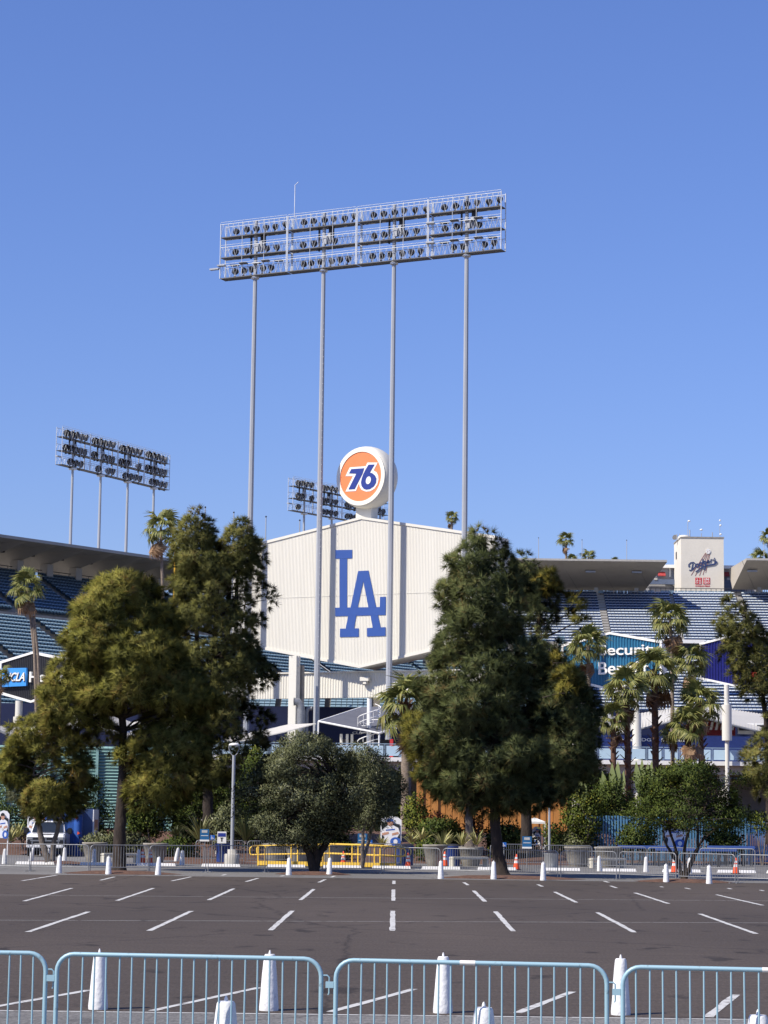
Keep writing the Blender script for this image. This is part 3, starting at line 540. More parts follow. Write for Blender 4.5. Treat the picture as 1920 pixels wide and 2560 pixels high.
def bank(label, PL, PR, H, zbot_pole, lamps, poles, facing=1, led=(), sc=1., ns=4, yaws=(0, 0), ps=1.):
    """PL, PR: left and right bottom corners.  local x runs along the bank, y away from the viewer, z up"""
    d = PR-PL; L = math.hypot(d.x, d.y); ang = math.atan2(d.y, d.x)
    t = thing('light_tower', label, 'light tower', (PL.x, PL.y, PL.z), ang, 'stadium light towers'); k = H/5.05; S = L/ns; dep = .95*k
    LV = [(0, 1.1), (1.89, 2.83), (3.75, 4.95)]
    for j in range(ns):
        x0, x1 = j*S+.06, (j+1)*S-.06; e = MB()
        for x in (x0, x1):
            for y in (0, dep): e.tube([(x, y, 0), (x, y, 5.05*k)], .05*k, 5)
        for f in (.33, .66):
            x = x0+(x1-x0)*f; e.tube([(x, 0, 0), (x, 0, 5.05*k)], .03*k, 4)
        e.build('end_frame', M_truss, t)
        for zf, zr in LV:
            c = MB(); c.box(((x0+x1)/2, dep/2, zf*k), (x1-x0, dep*.8, .03*k))
            for y in (0, dep): c.box(((x0+x1)/2, y, zf*k), (x1-x0, .05, .075*k))
            c.build('catwalk', M_grate, t)
            r = MB(); n = int((x1-x0)/.52)
            for y in (0, dep):
                rods(r, (x0, y, zr*k), (x1, y, zr*k), .032); 
                for i in range(n):
                    a = x0+(x1-x0)*i/n; b = x0+(x1-x0)*(i+1)/n; m = (a+b)/2
                    rods(r, (a, y, zf*k+.06), (m, y, zr*k), .017); rods(r, (m, y, zr*k), (b, y, zf*k+.06), .017)
            rods(r, (x0, 0, zr*k+.22), (x1, 0, zr*k+.22), .018); r.build('truss', M_truss, t)
        px = (x0+x1)/2-.1
        q = MB(); q.box((px+.62, dep*.6, 2.75*k), (.3, .3, 1.0*k)); q.box((px+.35, dep*.3, 2.55*k), (.34, .3, .75*k)); q.build('control_box', M_polegrey, t)
        q = MB(); q.box((px+.7, dep*.8, 3.2*k), (.4, .35, 1.5*k)); q.box((px-.5, dep*.7, 3.0*k), (.12, .2, 2.6*k)); q.build('ballast_rack', M_dark, t)
        for (zl, xsn) in zip((4.35, 2.42, .62), lamps):
            for i, fx in enumerate(xsn):
                if zl < 4 and random.random() < .14: continue
                fx += random.uniform(-.012, .012)
                o = mkobj('floodlight', LAMP, None, t); o.location = (x0+(x1-x0)*fx, dep*(.55 if facing > 0 else .2), zl*k); o.scale = (sc, sc, sc)
                yaw = (fx-.45)*1.1+random.uniform(-.1, .1); o.rotation_euler = (R(-14), 0, (0 if facing > 0 else pi)+(-yaw if facing > 0 else -yaw)); 
                if facing < 0: o.rotation_euler = (R(-12), 0, pi+R(yaws[0]+(yaws[1]-yaws[0])*(fx-.25)/.7)+random.uniform(-.06, .06))
                g = mkobj('lens', LENS, None, o)
                o.rotation_euler.x += random.uniform(-.2, .1); o.location.z += random.uniform(-.05, .08)
        for lev in (led[j] if j < len(led) else ()):
            zr = LV[lev][1]*k
            for i in range(6):
                xx = x0+(x1-x0)*(i+.2)/6; b = MB(); b.box((xx, -.12+(i % 2)*.4, zr+.05), (.75, .5, .1), .15); b.build('led_panel', M_dark if i % 3 else M_polegrey, t)
    for x in poles:
        zb = zbot_pole-PL.z
        MB().tube([(x*L, dep*.5, zb), (x*L, dep*.5, zb*.5), (x*L, dep*.5, -1.5), (x*L, dep*.5, 5.1*k)], [.30*ps, .27*ps, .2*ps, .155*ps], 8).flat().build('pole', M_polegrey, t)
        MB().lathe([(.34*sc, -.25), (.34*sc, -.05)], (x*L, dep*.5, 0), 12).build('pole_collar', M_truss, t)
    MB().box((-.55*k, .1, .95*k), (.9*k, .35, .14*k)).build('end_lamp', M_polegrey, t)
    return t, L, dep
top6 = (.19, .35, .5, .65, .8, .96)
PL, PR = at(548, 697, 207.8), at(1254, 625, 195.2); PR.z = PL.z
nb_, L, dep = bank('tallest four-pole light tower, nearest, in front of the scoreboard', PL, PR, 5.25, 0, [top6, (.2, .36, .67, .83), (.2, .32, .45, .62, .75, .88)], (.125, .375, .625, .875), 1, ((2, 0)[1:], (), (), (1, 0)), 1.08)
o = MB(); x = L*.375
for i in range(70): o.tube([(x+.24, dep*.5-.2, -PL.z+4+i*.62), (x+.24, dep*.5-.29, -PL.z+4+i*.62)], .02, 4)
o.build('step_bolts', M_white, nb_)
MB().tube([(L*.275, 0, 5), (L*.275, 0, 8.1), (L*.287, 0, 8.35)], .035, 5).build('antenna', M_truss, nb_)
top5 = (.2, .38, .56, .74, .92); mid5 = (.18, .36, .54, .72, .9); low4 = (.34, .54, .74, .93)
PL, PR = at(153, 1160, 281), at(424, 1204, 303); PR.z = PL.z
bank('distant light tower standing on the left grandstand roof', PL, PR, 4.75, 20, [top5, mid5, low4], (.125, .375, .625, .875), -1, (), 1.55, 4, (-48, 18), .8)
PL, PR = at(731, 1275, 318), at(972, 1301, 336); PR.z = PL.z
bank('distant light tower half hidden behind the ball sign', PL, PR, 4.7, 15, [(.25, .4, .6, .8), (.25, .4, .6, .8), (.25, .4, .6, .8)], (.14, .42, .72, .93), -1, (), 1.45, 4, (-36, -15), .8)
# ================================================================== GRANDSTANDS
M_seat = mat('seat_blue', (.028, .05, .11), .5, var=.15); M_lip = mat('seat_lip_sunlit_blue', (.62, .68, .72), .35, var=.1)  # pale lips over dark seats put sun and shade into the colours
M_seat2 = mat('seat_slate_teal', (.035, .07, .10), .5, var=.15); M_lip2 = mat('seat_lip_sunlit_teal', (.24, .34, .40), .35, var=.1)  # lighter lip colour imitates light catching the seat tops
ST = np.array([(-.24, 0, .30), (.24, 0, .30), (.24, .04, .70), (-.24, .04, .70), (-.24, .14, .86), (.24, .14, .86), (.22, .12, .4), (-.22, .12, .4),   # back + rolled lip
               (-.2, -.12, .72), (.2, -.12, .72), (.2, -.30, .42), (-.2, -.30, .42), (-.2, -.02, .40), (.2, -.02, .40)], dtype=np.float32)   # folded pan
SF = np.array([(0, 1, 2, 3), (3, 2, 5, 4), (4, 5, 6, 7), (8, 9, 13, 12), (11, 10, 9, 8), (12, 13, 10, 11)]); SMI = np.array([0, 1, 0, 0, 0, 0])
def stand(name, label, P0, P1, perp, ztop, n, rise, run, aisles, m1, m2, gaprows=(), zfloor=6):
    d = P1-P0; L = d.length; u = d.normalized(); t = thing(name, label, 'grandstand', (P0.x, P0.y, 0)); off = np.array((P0.x, P0.y, 0))
    ang = np.array((u.x, u.y, 0)); pv = np.array((perp.x, perp.y, 0)); tv = MB(); sc = []
    for k in range(n):
        z = ztop-k*rise; a = P0+perp*(k*run); b = P1+perp*(k*run); a2 = a+perp*run; b2 = b+perp*run
        tv.add([(a.x, a.y, z), (b.x, b.y, z), (b2.x, b2.y, z), (a2.x, a2.y, z), (a2.x, a2.y, z-rise), (b2.x, b2.y, z-rise)], [(3, 2, 1, 0), (3, 4, 5, 2)])
        if k in gaprows: continue
        s = np.arange(.3, L-.3, .53)
        for f0, f1 in aisles: s = s[(s < f0*L) | (s > f1*L)]
        base = np.array((a.x, a.y, z))[None]+s[:, None]*ang[None]+pv[None]*(run*.45); sc.append(base)
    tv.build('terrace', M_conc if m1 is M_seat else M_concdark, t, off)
    C = np.concatenate(sc); px = C[:, 0]/C[:, 1]*F+960; C = C[(px > -80) & (px < 2000)]
    V = (C[:, None, :]-off[None, None])+ST[None, :, 0, None]*ang-ST[None, :, 1, None]*pv+ST[None, :, 2, None]*np.array((0, 0, 1.))
    V = V.reshape(-1, 3); Fq = (np.arange(len(C))[:, None, None]*14+SF[None]).reshape(-1, 4)
    me = npmesh('seats', V, Fq, midx=np.tile(SMI, len(C))); me.materials.append(m1); me.materials.append(m2); o = mkobj('seats', me, None, t); tag(o, kind='stuff')
    wl_ = P0+perp*(n*run); w2 = P1+perp*(n*run); zz = ztop-n*rise
    MB().prism([(wl_.x, wl_.y, zz), (w2.x, w2.y, zz), (w2.x, w2.y, zz-1.1), (wl_.x, wl_.y, zz-1.1)], (-perp.x*.3, -perp.y*.3, 0)).build('front_wall', M_conc, t, off)
    return t, Vector(off)
# right: upper deck facing the viewer
P0, P1 = foot(1250, 1490, 352), foot(2010, 1490, 350); zr = at(1700, 1494, 351).z; pr = Vector((0, -1, 0))
Ln = (P1-P0).length; fx = lambda px, d=351: ((px-960)/F*d-P0.x)/Ln
ais = [(fx(1497), fx(1516)), (fx(1676), fx(1688)), (fx(1842), fx(1856))]
tR, oR = stand('grandstand', 'sunlit upper grandstand of blue seat rows on the right', P0, P1, pr, zr, 42, .475, .8, ais, M_seat, M_lip, (26,))
for (xa, ya, xb, yb) in ((1503, 1490, 1560, 1590), (1680, 1490, 1722, 1612), (1848, 1488, 1860, 1560)):   # aisle stairs
    mb = MB(); X0 = (xa-960)/F*351
    for k in range(42): mb.box((X0, 351-k*.8-.5, zr-k*.475+.02), (1.15, .5, .3))
    mb.build('aisle_stair', M_conc, tR, oR)
X0, X1 = P0.x, P1.x
MB().box(((X0+X1)/2, 352.4, zr+.15), (X1-X0, .3, 1.0)).build('rear_wall', M_concdark, tR, oR)
mb = MB()
for i in range(60): 
    x = X0+(X1-X0)*i/60; mb.tube([(x, 352, zr+.4), (x, 352, zr+1.55)], .04, 4)
mb.tube([(X0, 352, zr+1.55), (X1, 352, zr+1.55)], .05, 4); mb.build('rear_railing', M_dark, tR, oR)
gm = None
for i in range(90):
    x = X0+(X1-X0)*(i+.5)/90
    if 1640 < x/352*F+960 < 1660 or 1838 < x/352*F+960 < 1858: continue
    if gm is None: g = MB().box((0, 0, 0), (.42, .05, .55)).build('glass_pane', mat('rail_glass', (.20, .30, .38), .2, var=.2), tR); gm = g.data
    else: g = mkobj('glass_pane', gm, None, tR)
    g.location = (x-oR.x, 352-oR.y, zr+.9)
q1, q2 = at(1655, 1607, 318), at(1760, 1601, 318); MB().box(((q1.x+q2.x)/2, 318, q2.z-.2), (q2.x-q1.x, 1, .5)).build('ledge', M_white, tR, oR)
q3 = at(1700, 1630, 318.3); MB().box(((q1.x+q2.x)/2, 318.5, (q2.z+q3.z)/2-.3), (q2.x-q1.x, .6, q2.z-q3.z)).build('vomitory_opening', M_dark, tR, oR)
# its roof wings and columns
def wing(label, xa, xb, slant):
    f = 347; zf = at((xa+xb)/2, 1412, f).z; a, b = (xa-960)/F*f, (xb-960)/F*f; zb = zf-3.4
    t = thing('stand_roof', label, 'roof', ((a+b)/2, f, 0)); off = Vector(((a+b)/2, f, 0)); M_so = mat('roof_soffit', (.42, .38, .32), .8, var=.08, scale=.3)
    mb = MB(); s0, s1 = slant
    V = [(a, f-5, zf), (b, f-5, zf+.0), (b+s1, f+5, zb), (a+s0, f+5, zb), (a, f-5, zf+.35), (b, f-5, zf+.35), (b+s1, f+9, zf+.2), (a+s0, f+9, zf+.2)]
    mb.add(V, [(0, 1, 2, 3), (4, 7, 6, 5), (0, 4, 5, 1), (1, 5, 6, 2), (0, 3, 7, 4), (3, 2, 6, 7)]); mb.build('roof', M_so, t, off)
    MB().box(((a+b)/2, f-5.1, zf+.2), (b-a, .12, .3)).build('edge_trim', M_conc, t, off)
    for i in range(4):
        x = a+(b-a)*(i+.4)/4; MB().box((x, f-2, zf-1.25), (1.5, .5, .25)).build('soffit_light', M_polegrey, t, off)
    for i in range(5):
        x = a+(b-a)*(i+.5)/5; MB().tube([(x-2, f-4.9, zf+.01), (x+1.5, f+4.8, zb+.05)], .035, 4).build('soffit_seam', M_concdark, t, off)
    return t, off, zb
t, off, zb = wing('grey soffit roof wing left of the lettered tower', 1200, 1663, (0, -2.3))
for px in (1270, 1395, 1497, 1598): x = (px-960)/F*350; MB().box((x, 351.3, (zr+zb)/2+.5), (.62, .7, zb-zr+1.6)).build('column', M_conc, t, off)
t, off, zb = wing('grey soffit roof wing right of the lettered tower', 1860, 2080, (-.6, 0))
for px in (1908,): x = (px-960)/F*350; MB().box((x, 351.3, (zr+zb)/2+.5), (.62, .7, zb-zr+1.6)).build('column', M_conc, t, off)
tb_ = thing('press_building', 'low white roof-level building with red awnings behind the stand', 'building', (44, 362, 0)); ob_ = Vector((44, 362, 0))
q0_, q1_ = at(1610, 1480, 362), at(1900, 1423, 362); MB().box(((q0_.x+q1_.x)/2, 364, q0_.z/2+q1_.z/2), (q1_.x-q0_.x, 4, q1_.z-q0_.z)).build('wall', mat('building_grey', (.33, .33, .35), .8), tb_, ob_)
MB().box(((q0_.x+q1_.x)/2, 363.6, q1_.z+.2), (q1_.x-q0_.x+1, 5, .5)).build('roof_slab', M_white, tb_, ob_)
for px in (1655, 1816, 1848, 1880):
    q = at(px, 1436, 361); MB().prism([(q.x-.6, 361.8, q.z+.5), (q.x+.6, 361.8, q.z+.5), (q.x+.6, 361, q.z-.2), (q.x-.6, 361, q.z-.2)], (0, .05, -.1)).build('awning', mat('awning_red', (.32, .04, .04), .7), tb_, ob_)
for px in (1640, 1675, 1830, 1862): q = at(px, 1430, 361.8); MB().box((q.x, 361.9, q.z), (.2, .15, 1.6)).build('pilaster', M_white, tb_, ob_)
for a_, b_, y0, y1, m in ((1612, 1690, 1449, 1460, 'slate_blue'), (1805, 1862, 1450, 1478, 'slate_blue')):
    p, q = at(a_, y1, 361), at(b_, y0, 361); MB().box(((p.x+q.x)/2, 361.2, (p.z+q.z)/2), (q.x-p.x, .6, q.z-p.z)).build('panel', mat('slate_blue', (.10, .13, .20), .6), tb_, ob_)
for px in (1640, 1822, 1838): q = at(px, 1447, 360.6); MB().box((q.x, 361, q.z), (.5, .4, .35)).build('air_unit', M_conc, tb_, ob_)
# tower with the script logo
DT = 353; a, b = at(1703, 1476, DT), at(1809, 1346, DT); tt = thing('lettered_tower', 'square tan tower with baseball script logo and red squares', 'tower', ((a.x+b.x)/2, DT, 0)); ot = Vector(((a.x+b.x)/2, DT, 0))
M_tan = mat('tan_stucco', (.68, .635, .54), .85, var=.05, scale=.5, bump=.1)
MB().box(((a.x+b.x)/2, DT+4.2, b.z-8), (b.x-a.x, 8.4, 16)).build('shaft', M_tan, tt, ot); MB().box(((a.x+b.x)/2, DT+4.2, b.z+.1), (b.x-a.x+.15, 8.55, .22)).build('parapet', M_concdark, tt, ot)
q = at(1690, 1388, DT+5); MB().box((a.x-.02, DT+5.5, q.z), (.1, .9, 1.1)).build('slot_window', M_dark, tt, ot)
TP = Vector((a.x, DT, 0)); TN = Vector((0, -1, 0)); Zt = lambda x, y, l=.02: hit(1640+x/5.925, 1280+y/5.925, TP+TN*l, TN)
M_logo = mat('logo_navy', (.03, .05, .14), .5, var=.05); M_streak = mat('logo_red_streak', (.32, .12, .09), .6); M_sqred = mat('square_red', (.55, .02, .03), .5)
mb = MB()
for a_, b_ in (((735, 605), (520, 935)), ((745, 620), (580, 945)), ((760, 625), (642, 945)), ((780, 625), (695, 930)), ((798, 620), (735, 900))): ribbon(mb, [Zt(*a_), Zt(*b_)], .07, TN, .02)
mb.build('red_streaks', M_streak, tt, ot)
S = [[(505, 800), (485, 812), (484, 780), (515, 750), (558, 746), (588, 775), (578, 815), (545, 848), (508, 866), (492, 858)], [(548, 760), (528, 848)],
     [(612+24*math.cos(x), 792+24*math.sin(x)) for x in np.linspace(0, 2*pi, 11)], [(664+22*math.cos(x), 772+24*math.sin(x)) for x in np.linspace(0, 2*pi, 11)], [(694, 700), (684, 790)],
     [(724+19*math.cos(x), 750+20*math.sin(x)) for x in np.linspace(0, 2*pi, 11)], [(743, 735), (736, 800), (722, 850), (706, 848)], [(755, 748), (785, 732), (782, 712), (762, 724), (764, 752), (795, 744)], [(806, 748), (816, 702), (838, 706)], [(872, 680), (850, 716), (888, 726), (890, 745), (862, 748)]]
mb = MB()
for i, s in enumerate(S): ribbon(mb, [Zt(*p, .04+.004*i) for p in s], .17, TN, .03)
mb.prism([Zt(*p, .09) for p in ((903, 722), (910, 750), (870, 785), (725, 808), (596, 892), (580, 882), (700, 796), (850, 764), (890, 745))], TN*.03); mb.build('script_lettering', M_logo, tt, ot)
mb = MB(); mb.prism([Zt(772+36*math.cos(x), 582-38*math.sin(x), .05) for x in np.linspace(0, 2*pi, 24)[:-1]], TN*.05); mb.build('baseball', M_white, tt, ot)
mb = MB(); ribbon(mb, [Zt(754, 562, .11), (Zt(763, 582, .11)), Zt(756, 604, .11)], .03, TN, .01); ribbon(mb, [Zt(790, 562, .11), Zt(781, 582, .11), Zt(788, 604, .11)], .03, TN, .01); mb.build('ball_stitching', M_streak, tt, ot)
for x0, x1 in ((582, 678), (700, 800)): MB().prism([Zt(x0, 973), Zt(x1, 973), Zt(x1, 1070), Zt(x0, 1070)], TN*.03).build('red_square', M_sqred, tt, ot)
UX = Vector((1, 0, 0))
for tx, x, y, w, h in (('UNI', 712, 1015, 76, 36), ('QLO', 710, 1062, 82, 36)): text_obj(tx, 'square_letters', M_white, tt, ot, Zt(x, y, .06), UX, UZ, w/5.925/F*DT, h/5.925/F*DT, .01, 0, .03)
mb = MB()
for s in ([(597, 990), (618, 990), (612, 1014)], [(592, 1018), (628, 1018)], [(640, 992), (662, 992)], [(636, 1016), (666, 1016)], [(597, 1034), (592, 1046)], [(597, 1034), (620, 1034), (604, 1062)], [(640, 1034), (664, 1034), (664, 1060), (640, 1060), (640, 1034)]): ribbon(mb, [Zt(*p, .06) for p in s], .08, TN, .01)
mb.build('square_glyphs', M_white, tt, ot)
text_obj('UNIQLO FIELD', 'red_letters', M_sqred, tt, ot, Zt(582, 1108), UX, UZ, 218/5.925/F*DT, 23/5.925/F*DT, .02, 0, .03)
ta = thing('antenna_cluster', 'cluster of white aerials and dishes on the lettered tower', 'antenna', (ot.x, DT+3, b.z)); oa = Vector((ot.x, DT+3, b.z))
for x, h, r in ((472, 280, .05), (500, 160, .1), (350, 100, .07), (310, 95, .06), (672, 110, .06), (835, 125, .08), (945, 250, .04), (957, 60, .1), (885, 55, .18)):
    q = Zt(x, 385, -3); MB().tube([(q.x, q.y, b.z), (q.x, q.y, b.z+h/5.925/F*DT)], r, 6).build('mast', M_polegrey, ta, oa)
for x, y, r in ((490, 140, .22), (672, 268, .25), (955, 203, .18), (948, 130, .15), (958, 335, .2)): q = Zt(x, y, -3); MB().lathe([(.05, -.1), (r, 0), (r, .12), (.05, .2)], q, 10).build('dish', M_white, ta, oa)
q = Zt(415, 370, -3); MB().lathe([(1.0, 0), (1.0, .45), (.7, .75)], (q.x, q.y, b.z), 16).build('drum', M_cream, ta, oa); q = Zt(290, 385, -4); MB().lathe([(.1, 0), (.45, .3)], q, 10, ax=(-.5, -1, .3)).build('dish', M_dark, ta, oa)
# left grandstand with folded-plate roof
A0, A1 = at(0, 1437, 270), at(430, 1500, 294); zL = A0.z; A0 = Vector((A0.x, A0.y, 0)); A1 = Vector((A1.x, A1.y, 0)); u = (A1-A0).normalized(); Q0, Q1 = A0-u*62, A1+u*45; pl_ = Vector((u.y, -u.x, 0))
LL = (Q1-Q0).length
ais = [(f, f+.009) for f in np.arange(.06, 1, .085)]
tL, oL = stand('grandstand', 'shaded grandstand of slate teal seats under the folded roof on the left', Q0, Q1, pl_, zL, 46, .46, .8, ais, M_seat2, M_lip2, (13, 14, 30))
for f0, f1 in ais[:9]:
    mb = MB(); c = (f0+f1)/2
    for k in range(46): p = Q0+u*(c*LL)+pl_*(k*.8+.4); mb.box((p.x, p.y, zL-k*.46-.05), (.7, .45, .28), math.atan2(u.y, u.x))
    mb.build('aisle_stair', M_concdark, tL, oL)
for kk in (2, 5, 8):
    a = Q0+u*(ais[kk][0]*LL); mb = MB()
    for k0, k1 in ((15, 24), (31, 40)):
        p = a+pl_*(k0*.8); q = a+pl_*(k1*.8); mb.tube([(p.x, p.y, zL-k0*.46+1.1), (q.x, q.y, zL-k1*.46+1.1)], .05, 4)
    mb.build('aisle_rail', M_polegrey, tL, oL)
mb = MB(); q = Q0-pl_*.3; w = Q1-pl_*.3; mb.tube([(q.x, q.y, zL+1.2), (w.x, w.y, zL+1.2)], .05, 4)
for i in range(80): p = q.lerp(w, i/80); mb.tube([(p.x, p.y, zL), (p.x, p.y, zL+1.2)], .03, 4)
mb.build('rear_railing', M_dark, tL, oL)
ce = thing('stand_roof', 'grey folded-plate roof over the left grandstand', 'roof', (Q0.x, Q0.y, 0)); oe = Vector((Q0.x, Q0.y, 0)); M_fp = mat('roof_plate_grey', (.36, .34, .31), .85, var=.1, scale=.3)
zf = at(0, 1352, 264).z; zbk = at(0, 1422, 272).z
cp = [(at(px, 1470, 270+px/430*24)) for px in (39, 111, 183, 252)]; sp = (cp[1]-cp[0]).length; sp = ((cp[3]-cp[0]).length)/3
s0 = (Vector((cp[0].x, cp[0].y, 0))-Q0).dot(u); k0 = int(s0/sp); 
s = s0-k0*sp
while s < LL-sp:
    a = Q0+u*s; b = Q0+u*(s+sp); m = (a+b)/2; fo = pl_*7; bk = -pl_*3.5; zlow = zL+1.75
    A_, B_, M_ = a+fo, b+fo, m+fo
    mb = MB()
    V = [(A_.x, A_.y, zf), (B_.x, B_.y, zf), (a.x, a.y, zlow), (m.x, m.y, zlow+1.35), (b.x, b.y, zlow), ((a+bk).x, (a+bk).y, zbk+.1), ((m+bk).x, (m+bk).y, zbk+.5), ((b+bk).x, (b+bk).y, zbk+.1), (M_.x, M_.y, zf)]
    mb.add(V, [(0, 3, 2), (0, 8, 3), (8, 1, 3), (1, 4, 3), (2, 3, 6, 5), (3, 4, 7, 6)]); up = Vector((0, 0, .35))
    mb.add([Vector(V[0])+up, Vector(V[1])+up, Vector((V[7][0], V[7][1], zf-.9)), Vector((V[5][0], V[5][1], zf-.9))], [(0, 1, 2, 3)])
    mb.add([V[0], V[1], Vector(V[1])+up, Vector(V[0])+up], [(0, 1, 2, 3)]); mb.build('roof_plate', M_fp, ce, oe)
    MB().box((a.x, a.y, (zL+zlow)/2-.8), (1.0, 1.3, zlow-zL+2.0), math.atan2(u.y, u.x)).build('column', M_fp, ce, oe)
    c_ = m+pl_*.1; MB().box((c_.x, c_.y, zlow+1.1), (.5, .5, .35)).build('roof_lamp', M_dark, ce, oe)
    s += sp
# middle stands seen in the gaps under the scoreboard
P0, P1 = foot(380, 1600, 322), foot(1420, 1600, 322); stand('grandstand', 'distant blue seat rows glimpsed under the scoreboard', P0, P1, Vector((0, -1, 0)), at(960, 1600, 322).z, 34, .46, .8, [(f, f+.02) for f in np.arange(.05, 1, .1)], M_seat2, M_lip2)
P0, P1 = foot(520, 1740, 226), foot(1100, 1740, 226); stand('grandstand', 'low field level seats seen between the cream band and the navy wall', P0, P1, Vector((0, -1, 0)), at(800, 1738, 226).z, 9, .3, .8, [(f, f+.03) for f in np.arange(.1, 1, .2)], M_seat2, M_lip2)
# foul pole and thin masts on the skyline
q = foot(438, 1400, 262); z0, z1 = at(438, 1480, 262).z, at(438, 1362, 262).z; t = thing('foul_pole', 'yellow foul pole with mesh beside the tall left pine', 'pole', q); M_yel = mat('safety_yellow', (.75, .42, .03), .5, var=.1)
MB().tube([(q.x, q.y, 0), (q.x, q.y, z1)], .13, 8).build('pole', M_yel, t, q); mb = MB()
for i in range(12): mb.box((q.x+.25, q.y, z0+(z1-z0)*i/12), (.5, .04, .04))
mb.tube([(q.x+.5, q.y, z0), (q.x+.5, q.y, z1-.3)], .05, 5); mb.build('mesh_panel', M_yel, t, q)
for i, (px, yt, d, w) in enumerate([(508, 1270, 230, 'above the tall left pine, left of two'), (580, 1283, 230, 'above the tall left pine, right of two'), (661, 1294, 215, 'at the left edge of the scoreboard roof'), (746, 1303, 215, 'on the scoreboard roof left of the near pole'), (1346, 1346, 365, 'on the skyline just right of the dark pine'), (1455, 1351, 365, 'beside the two skyline palms'), (1567, 1352, 365, 'on the skyline left of the lettered tower'), (1911, 1354, 365, 'at the right edge of the skyline')]):
    p = foot(px, 1500, d); z = at(px, yt, d).z; zb = at(px, yt+110, d).z-8
    t = thing('flagpole', f'thin bare flagpole {w}', 'flagpole', (p.x, p.y, zb), 0, 'bare masts on the skyline'); MB().tube([(0, 0, 0), (0, 0, z-zb)], [.09, .05], 6).build('mast', M_polegrey, t); MB().lathe([(.03, 0), (.1, .08), (.03, .18)], (0, 0, z-zb), 8).build('finial', M_dark, t)
# ================================================================== VEGETATION
G = lambda *c: tuple(c)
LM_yel = leafmat('pine_needles_yellow_green', G(.07, .08, .017), G(.225, .22, .05), G(.37, .335, .085), G(.28, .16, .055), .3, True)
LM_grey = leafmat('pine_needles_grey_green', G(.058, .066, .02), G(.178, .18, .055), G(.30, .285, .09), G(.21, .14, .055), .3, True)
LM_dark = leafmat('pine_needles_deep_green', G(.036, .05, .021), G(.108, .13, .05), G(.19, .212, .083), G(.18, .10, .04), .3, True)
LM_gold = leafmat('pine_needles_golden', G(.06, .066, .014), G(.19, .178, .038), G(.32, .275, .06), G(.25, .15, .05), .25, True)
LM_olive = leafmat('olive_leaves', G(.045, .054, .026), G(.125, .138, .068), G(.235, .245, .135), G(.34, .34, .22), .2, True)
LM_bush = leafmat('glossy_shrub_leaves', G(.022, .036, .010), G(.06, .085, .02), G(.12, .155, .038), G(.22, .22, .04), .2, True)
LM_lime = leafmat('bright_shrub_leaves', G(.04, .06, .012), G(.11, .14, .028), G(.21, .225, .045), G(.30, .26, .05), .2, True)
LM_red = leafmat('dark_red_leaves', G(.02, .008, .008), G(.05, .015, .014), G(.09, .03, .025), None, .2, True)
LM_palm = leafmat('palm_fronds', G(.05, .065, .02), G(.14, .16, .045), G(.27, .27, .08), G(.36, .30, .12), .3)
LM_dead = leafmat('dead_fronds', G(.14, .08, .04), G(.26, .15, .08), G(.36, .24, .14))
M_bark = mat('pine_bark', (.036, .026, .02), .95, var=.5, scale=5, bump=1., bscale=9, stretch=(1, 1, .35)); M_bark2 = mat('grey_bark', (.15, .125, .105), .95, var=.35, scale=6, bump=.8, stretch=(1, 1, .4)); M_ptrunk = mat('palm_trunk', (.24, .19, .145), .95, var=.35, scale=4, bump=.7, stretch=(1, 1, 4)); M_boots = mat('palm_boots', (.13, .07, .045), .95, var=.5, scale=6, bump=.8)
def unit(a): return a/np.maximum(np.linalg.norm(a, axis=-1, keepdims=True), 1e-6)
def envelope(profile, d, n, cr, dr, rg, shell=.5, yshift=0, gap=.55):
    """clump centres inside a crown whose outline is given as (row, left, right) at distance d"""
    P = [(at((l+r)/2, y, d).z, at(l, y, d).x, at(r, y, d).x) for y, l, r in profile]
    Z = np.array([p[0] for p in P]); Lx = np.array([p[1] for p in P]); Rx = np.array([p[2] for p in P])
    zz = np.linspace(Z.min(), Z.max(), 60); o = np.argsort(Z); wl = np.interp(zz, Z[o], (Rx-Lx)[o]); cdf = np.cumsum(wl); cdf /= cdf[-1]
    out = []; axis = []; tries = 0; ph = rg.random(8)*2*pi; H = Z.max()-Z.min(); W = wl.max()/2
    vz = rg.uniform(Z.min(), Z.max(), 15); va = rg.random(15)*2*pi; vr = rg.uniform(.55, 1.25, 15)*cr*1.5
    while len(out) < n and tries < n*40:
        tries += 1; z = min(np.interp(rg.random(), cdf, zz), Z.max()-.45*cr*rg.random()); l = np.interp(z, Z[o], Lx[o]); r = np.interp(z, Z[o], Rx[o]); hw = max(.15, (r-l)/2-cr*.75); xc = (l+r)/2
        th = rg.random()*2*pi; hw *= 1+.13*math.sin(2*th+ph[0]+z*1.1)+.12*math.sin(3*th+ph[1]-z*1.9)+.10*math.sin(z*3.3+ph[2]+th); rr = shell+(1-shell)*math.sqrt(rg.random())
        p = np.array((xc+hw*rr*math.cos(th), d+yshift+hw*dr*rr*math.sin(th), z-.3*cr))
        if hw > 1.2 and any(math.hypot((th-a+pi) % (2*pi)-pi, 0)*hw < q and abs(z-zz_) < q*.8 and rr > .6 for zz_, a, q in zip(vz, va, vr)): continue
        if out and np.min(np.linalg.norm(np.array(out)-p, axis=1)) < gap*cr: continue
        out.append(p); axis.append(np.array((xc, d+yshift, z-.3)))
    return np.array(out), np.array(axis)
